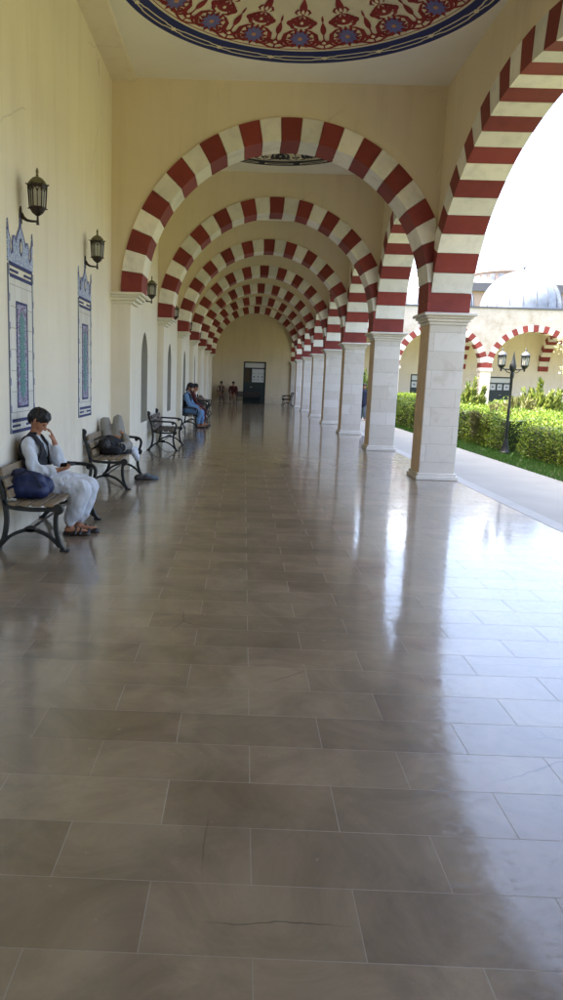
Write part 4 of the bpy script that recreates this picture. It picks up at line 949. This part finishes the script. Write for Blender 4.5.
# standing person outside between the second and third columns
def standing(loc, label):
    t = thing('person', label, 'person'); XF_ = Matrix.Translation(loc) @ Matrix.Rotation(R(-100), 4, 'Z')
    hd, HP = head_prims((.02, 0, 1.47), (1, 0, -.1), (0, 0, 1), .95)
    body = hd+chain([((0, 0, .82), .12), ((0, 0, 1.05), .11), ((0, 0, 1.22), .12), ((0, 0, 1.34), .055), ((.01, 0, 1.42), .05)])
    for s_ in (-1, 1):
        body += chain([((0, .17*s_, 1.27), .05), ((-.02, .23*s_, 1.02), .04), ((.06, .24*s_, .80), .028)])+hand_prims((.06, .24*s_, .80), (.2, 0, -1), (0, -s_, 0), .95, .4)
        body += chain([((0, .09*s_, .80), .09), ((.02+.06*s_, .09*s_, .45), .055), ((-.02+.12*s_, .09*s_, .08), .036), ((.1+.12*s_, .1*s_, .03), .028)])
    blob('body', body, .012, M['skin'], t, 2, xf=XF_)
    blob('hair', [cap(HP(-.026, 0, .045), .09, HP(.0, 0, .055), .088)], .012, M['hair'], t, 2, xf=XF_)
    sh = chain([((0, 0, .72), .19), ((0, 0, 1.0), .15), ((0, 0, 1.2), .15), ((0, 0, 1.32), .08)])+[cap((0, -.17, 1.26), .08, (0, .17, 1.26), .08)]
    for s_ in (-1, 1): sh += chain([((0, .17*s_, 1.27), .08), ((-.02, .23*s_, 1.02), .065), ((.05, .24*s_, .86), .05)])
    blob('jacket', sh, .014, M['cloth_navy'], t, 3, wrinkle=.012, xf=XF_)
    tr = []
    for s_ in (-1, 1): tr += chain([((0, .09*s_, .80), .12), ((.02+.06*s_, .09*s_, .45), .10), ((-.02+.12*s_, .09*s_, .12), .075)])
    blob('trousers', tr, .014, M['cloth_slate'], t, 3, wrinkle=.014, xf=XF_)
standing((5.26, 31.8, -.06), 'person in navy jacket and slate trousers walking outside beyond the columns')
# ------------------------------------------------------------------ garden lamp
lp = thing('garden_lamp', 'black twin-lantern garden lamp post standing before the hedge', 'street lamp', (6.74, 18.5, -.1))
mb = MB(); mb.lathe([(.13, 0), (.13, .05), (.10, .08), (.085, .2), (.06, .3), (.055, .34), (.04, .38)], 16); obj('base', mb, M['iron'], lp, smooth=True)
mb = MB(); mb.lathe([(.04, .38), (.033, 1.2), (.03, 1.9), (.045, 1.93), (.05, 2.0), (.038, 2.06)], 14); obj('pole', mb, M['iron'], lp, smooth=True)
mb = MB(); mb.lathe([(.04, 2.06), (.075, 2.12), (.085, 2.2), (.06, 2.3), (.04, 2.36), (.025, 2.44), (.006, 2.58)], 14); obj('finial', mb, M['iron'], lp, smooth=True)
for s_ in (-1, 1):
    mb = MB(); mb.tube([(0, 0, 2.16), (s_*.1, 0, 2.12), (s_*.2, 0, 2.13), (s_*.29, 0, 2.16)], .017, 8); mb.tube([(s_*.05, 0, 2.04), (s_*.13, 0, 2.06), (s_*.19, 0, 2.12)], .011, 6); mb.tube([(s_*.29, 0, 2.08), (s_*.29, 0, 2.2)], [.02, .03], 8); obj('arm', mb, M['iron'], lp, smooth=True)
    f, g, r = MB(), MB(), MB(); lantern_head(f, g, r, (s_*.29, 0, 2.35), .85)
    fr = obj('lantern_frame', f, M['iron'], lp); obj('pane', g, M['lamp_glass'], fr); obj('cap', r, M['roof_grey'], fr, smooth=True)
# ------------------------------------------------------------------ vegetation
def leaves_obj(name, P, D, size, mat, parent=None, aspect=.45, jitter=.6):
    """one diamond leaf per point P, pointing along D"""
    n = len(P); P = np.asarray(P, float); D = np.asarray(D, float)+rng.normal(0, jitter, (n, 3)); D /= np.linalg.norm(D, axis=1)[:, None]+1e-9
    Q = rng.normal(0, 1, (n, 3)); Sd = np.cross(D, Q); Sd /= np.linalg.norm(Sd, axis=1)[:, None]+1e-9
    L = (size*rng.uniform(.6, 1.3, n))[:, None]; Wd = L*aspect*.5
    V = np.stack([P, P+D*L*.5+Sd*Wd, P+D*L, P+D*L*.5-Sd*Wd], 1).reshape(-1, 3)
    F = np.arange(4*n).reshape(-1, 4)
    me = bpy.data.meshes.new(name); me.vertices.add(4*n); me.vertices.foreach_set('co', V.ravel()); me.loops.add(4*n); me.loops.foreach_set('vertex_index', F.ravel().astype(np.int32))
    me.polygons.add(n); me.polygons.foreach_set('loop_start', np.arange(0, 4*n, 4, dtype=np.int32)); me.polygons.foreach_set('loop_total', np.full(n, 4, dtype=np.int32))
    me.materials.append(mat); me.update(calc_edges=True); me.validate()
    return link(name, me, parent)
def fbm(x, y, s): return noise.noise(Vector((x*s, y*s, 1.7)))+.5*noise.noise(Vector((x*s*2.3, y*s*2.3, 7.1)))
def hedge(x0, x1, y0, y1, h, n, label, size=.06):
    t = thing('hedge', label, 'hedge', (0, 0, 0), 'clipped hedges along the walkway')
    # uneven core
    mb = MB(); nx, ny = 14, max(10, int((y1-y0)/.4)); G = -.12
    top = lambda x, y: h*(1+.16*fbm(x, y, .9)+.07*fbm(x, y, 3))
    vs = []; 
    for i in range(nx+1):
        for j in range(ny+1):
            x = x0+.12+(x1-x0-.24)*i/nx; y = y0+.12+(y1-y0-.24)*j/ny; vs.append((x, y, top(x, y)-.12))
    fs = [(i*(ny+1)+j, (i+1)*(ny+1)+j, (i+1)*(ny+1)+j+1, i*(ny+1)+j+1) for i in range(nx) for j in range(ny)]
    mb.add(vs, fs)
    for i in range(nx):
        for j in (0, ny): a, b = vs[i*(ny+1)+j], vs[(i+1)*(ny+1)+j]; mb.add([a, b, (b[0], b[1], G), (a[0], a[1], G)], [(0,1,2,3)])
    for j in range(ny):
        for i in (0, nx): a, b = vs[i*(ny+1)+j], vs[i*(ny+1)+j+1]; mb.add([a, b, (b[0], b[1], G), (a[0], a[1], G)], [(0,1,2,3)])
    obj('twigs', mb, M['hedge_core'], t)
    P, D = [], []
    at, af, as_ = (x1-x0)*(y1-y0), (y1-y0)*h*1.3, (x1-x0)*h*1.3; tot = at+af+2*as_
    for k in range(n):
        u = rng.random()*tot; x = rng.uniform(x0, x1); y = rng.uniform(y0, y1); zt = top(x, y)
        if u < at: p = (x, y, zt-rng.random()**2*.2+rng.random()**4*.12); d = (0, 0, 1)
        elif u < at+af: z = rng.uniform(0, 1)*zt; p = (x0+rng.random()**2*.2+.14*fbm(y, z, 1.4)-.02, y, z+G*.5); d = (-1, 0, .5)
        elif u < at+af+as_: p = (x, y0+rng.random()**2*.2+.1*fbm(x, 3, 1.4), rng.random()*zt); d = (0, -1, .5)
        else: p = (x, y1-rng.random()**2*.2, rng.random()*zt); d = (0, 1, .5)
        P.append(p); D.append(d)
    leaves_obj('foliage', P, D, size, M['leaf_hedge'], t)
hedge(6.85, 10.2, 11.6, 17.9, .78, 26000, 'bright green hedge on the right, nearest to the camera')
hedge(6.75, 9.6, 18.7, 25.4, .88, 22000, 'bright green hedge directly behind the lamp post')
hedge(6.35, 8.4, 25.9, 38.5, 1.0, 18000, 'tall dense green hedge seen between the first two columns', .075)
hedge(10.4, 15.6, 19.0, 31.0, .95, 24000, 'wide bright hedge deep in the garden at the right edge', .075)
def spiky(x, y, h, r, n, label, mat, name='spiky_shrub'):
    t = thing(name, label, 'shrub', (x, y, -.12))
    mb = MB(); P, D = [], []
    ns = 46
    for k in range(ns):
        a = rng.uniform(0, 2*PI); lean = rng.uniform(.05, 1)**.7*r; hh = h*rng.uniform(.6, 1)*(1-.35*lean/r)
        p1 = Vector((lean*math.cos(a), lean*math.sin(a), hh)); p0 = Vector((.08*math.cos(a), .08*math.sin(a), 0)); pm = p0.lerp(p1, .5)+Vector((p1.x*.2, p1.y*.2, 0))
        mb.tube([p0, pm, p1], [.014, .009, .003], 4)
        for q in range(n//ns):
            tt = rng.uniform(.12, 1.02); b = p0.lerp(pm, tt*2) if tt < .5 else pm.lerp(p1, tt*2-1)
            w = .12*(1.1-tt)+.015; P.append(b+Vector(rng.normal(0, w, 3))); D.append((p1-p0).normalized()*1.3+Vector((math.cos(a)*.4, math.sin(a)*.4, .3)))
    obj('stems', mb, M['bark'], t); leaves_obj('foliage', P, D, .19, mat, t, .26, .4)
spiky(8.0, 25.9, 2.0, .85, 9000, 'upright feathery green shrub just right of the nearest column', M['leaf_dark'])
spiky(9.75, 24.0, 2.0, .95, 10000, 'upright feathery green shrub at the right edge of the garden', M['leaf_dark'])
spiky(8.7, 22.8, 1.55, .8, 8000, 'olive brown feathery shrub right of the lamp post', M['leaf_olive'])
spiky(7.25, 20.6, 1.3, .7, 6000, 'low yellowish shrub left of the lamp post', M['leaf_olive'])
spiky(6.3, 37.2, 2.6, .8, 3000, 'tall bright leafy shrub seen between the second and third columns', M['leaf_hedge'])
# slender pale-leaved tree, mostly outside the frame on the right
tr = thing('young_tree', 'young tree with pale leaves reaching in at the right edge', 'tree', (11.85, 25.4, -.12))
mb = MB(); mb.tube([(0, 0, 0), (.03, 0, 1.2), (-.05, .03, 2.4), (-.1, 0, 3.7)], [.07, .055, .04, .015], 8)
P, D = [], []
for k in range(16):
    z = 2.0+1.7*rng.random(); a = rng.uniform(0, 2*PI); L = rng.uniform(.4, .95); p0 = Vector((-.05, 0, z)); p1 = p0+Vector((L*math.cos(a), L*math.sin(a), .35*L+.1)); mb.tube([p0, p0.lerp(p1, .5)+Vector((0, 0, .06)), p1], [.016, .01, .003], 5)
    for q in range(70): P.append(p0.lerp(p1, rng.uniform(.3, 1.05))+Vector(rng.normal(0, .09, 3))); D.append((math.cos(a), math.sin(a), .1))
p1 = Vector((-.98, -.1, 3.42))
mb.tube([(-.08, 0, 2.9), (-.5, -.05, 3.25), p1], [.02, .012, .004], 5)
for q in range(160): P.append(Vector((-.5, -.05, 3.25)).lerp(p1, rng.uniform(0, 1.05))+Vector(rng.normal(0, .11, 3))); D.append((-1, 0, .1))
obj('trunk', mb, M['bark'], tr, smooth=True); leaves_obj('crown', P, D, .11, M['leaf_pale'], tr, .5)
# grass strip
n = 30000; gx = rng.uniform(5.78, 7.2, n); gy = rng.uniform(11, 40, n)
keep = rng.random(n) < 1
P = np.c_[gx, gy, np.full(n, -.125)]; D = np.tile((0, 0, 1.), (n, 1))
g = leaves_obj('grass', P, D, .10, M['grass'], None, .14, .35); tag(g, 'short bright grass strip between the walkway and the hedge', 'grass', kind='stuff')
# ------------------------------------------------------------------ light, sky, camera
SUN_EL, SUN_AZ = 62, -75       # azimuth measured from +y towards +x
w = bpy.data.worlds.new('World'); sc.world = w; w.use_nodes = True; nt = w.node_tree
sky = nt.nodes.new('ShaderNodeTexSky'); sky.sky_type = 'NISHITA'; sky.sun_disc = False
sky.sun_elevation = R(SUN_EL); sky.sun_rotation = R(SUN_AZ); sky.air_density = .8; sky.dust_density = 6.0; sky.ozone_density = 1.0
bg = nt.nodes['Background']; bg.inputs['Strength'].default_value = .15; nt.links.new(sky.outputs[0], bg.inputs['Color'])
sd = bpy.data.lights.new('sun', 'SUN'); sd.energy = 4.6; sd.angle = R(.53); sd.color = (1, .955, .88); so = bpy.data.objects.new('sun', sd); COL.objects.link(so)
to = Vector((math.sin(R(SUN_AZ))*math.cos(R(SUN_EL)), math.cos(R(SUN_AZ))*math.cos(R(SUN_EL)), math.sin(R(SUN_EL))))
so.rotation_euler = to.to_track_quat('Z', 'Y').to_euler(); so.location = to*60
cd = bpy.data.cameras.new('camera'); cam = bpy.data.objects.new('camera', cd); COL.objects.link(cam); sc.camera = cam
cd.sensor_fit = 'VERTICAL'; cd.sensor_height = 24; cd.sensor_width = 24*.5635; cd.lens = 24*720/1000; cd.shift_x = .0516; cd.clip_end = 2000; cd.clip_start = .05
pi_, ya, ro = R(-9.64), R(-.79), R(1.85)
f = Vector((math.sin(ya)*math.cos(pi_), math.cos(ya)*math.cos(pi_), math.sin(pi_))); r0 = Vector((math.cos(ya), -math.sin(ya), 0)); u0 = r0.cross(f)
r_ = r0*math.cos(ro)+u0*math.sin(ro); u_ = u0*math.cos(ro)-r0*math.sin(ro)
cam.matrix_world = Matrix(((r_.x, u_.x, -f.x, 0), (r_.y, u_.y, -f.y, 0), (r_.z, u_.z, -f.z, 1.6), (0, 0, 0, 1)))
sc.view_settings.view_transform = 'Standard'; sc.view_settings.look = 'None'; sc.view_settings.exposure = 3.12; sc.view_settings.gamma = 1; sc.view_settings.use_curve_mapping = False
sc.render.engine = 'CYCLES'; cy = sc.cycles; cy.max_bounces = 10; cy.diffuse_bounces = 6; cy.glossy_bounces = 4; cy.caustics_reflective = False; cy.caustics_refractive = False
cy.use_denoising = True; cy.sample_clamp_indirect = 6
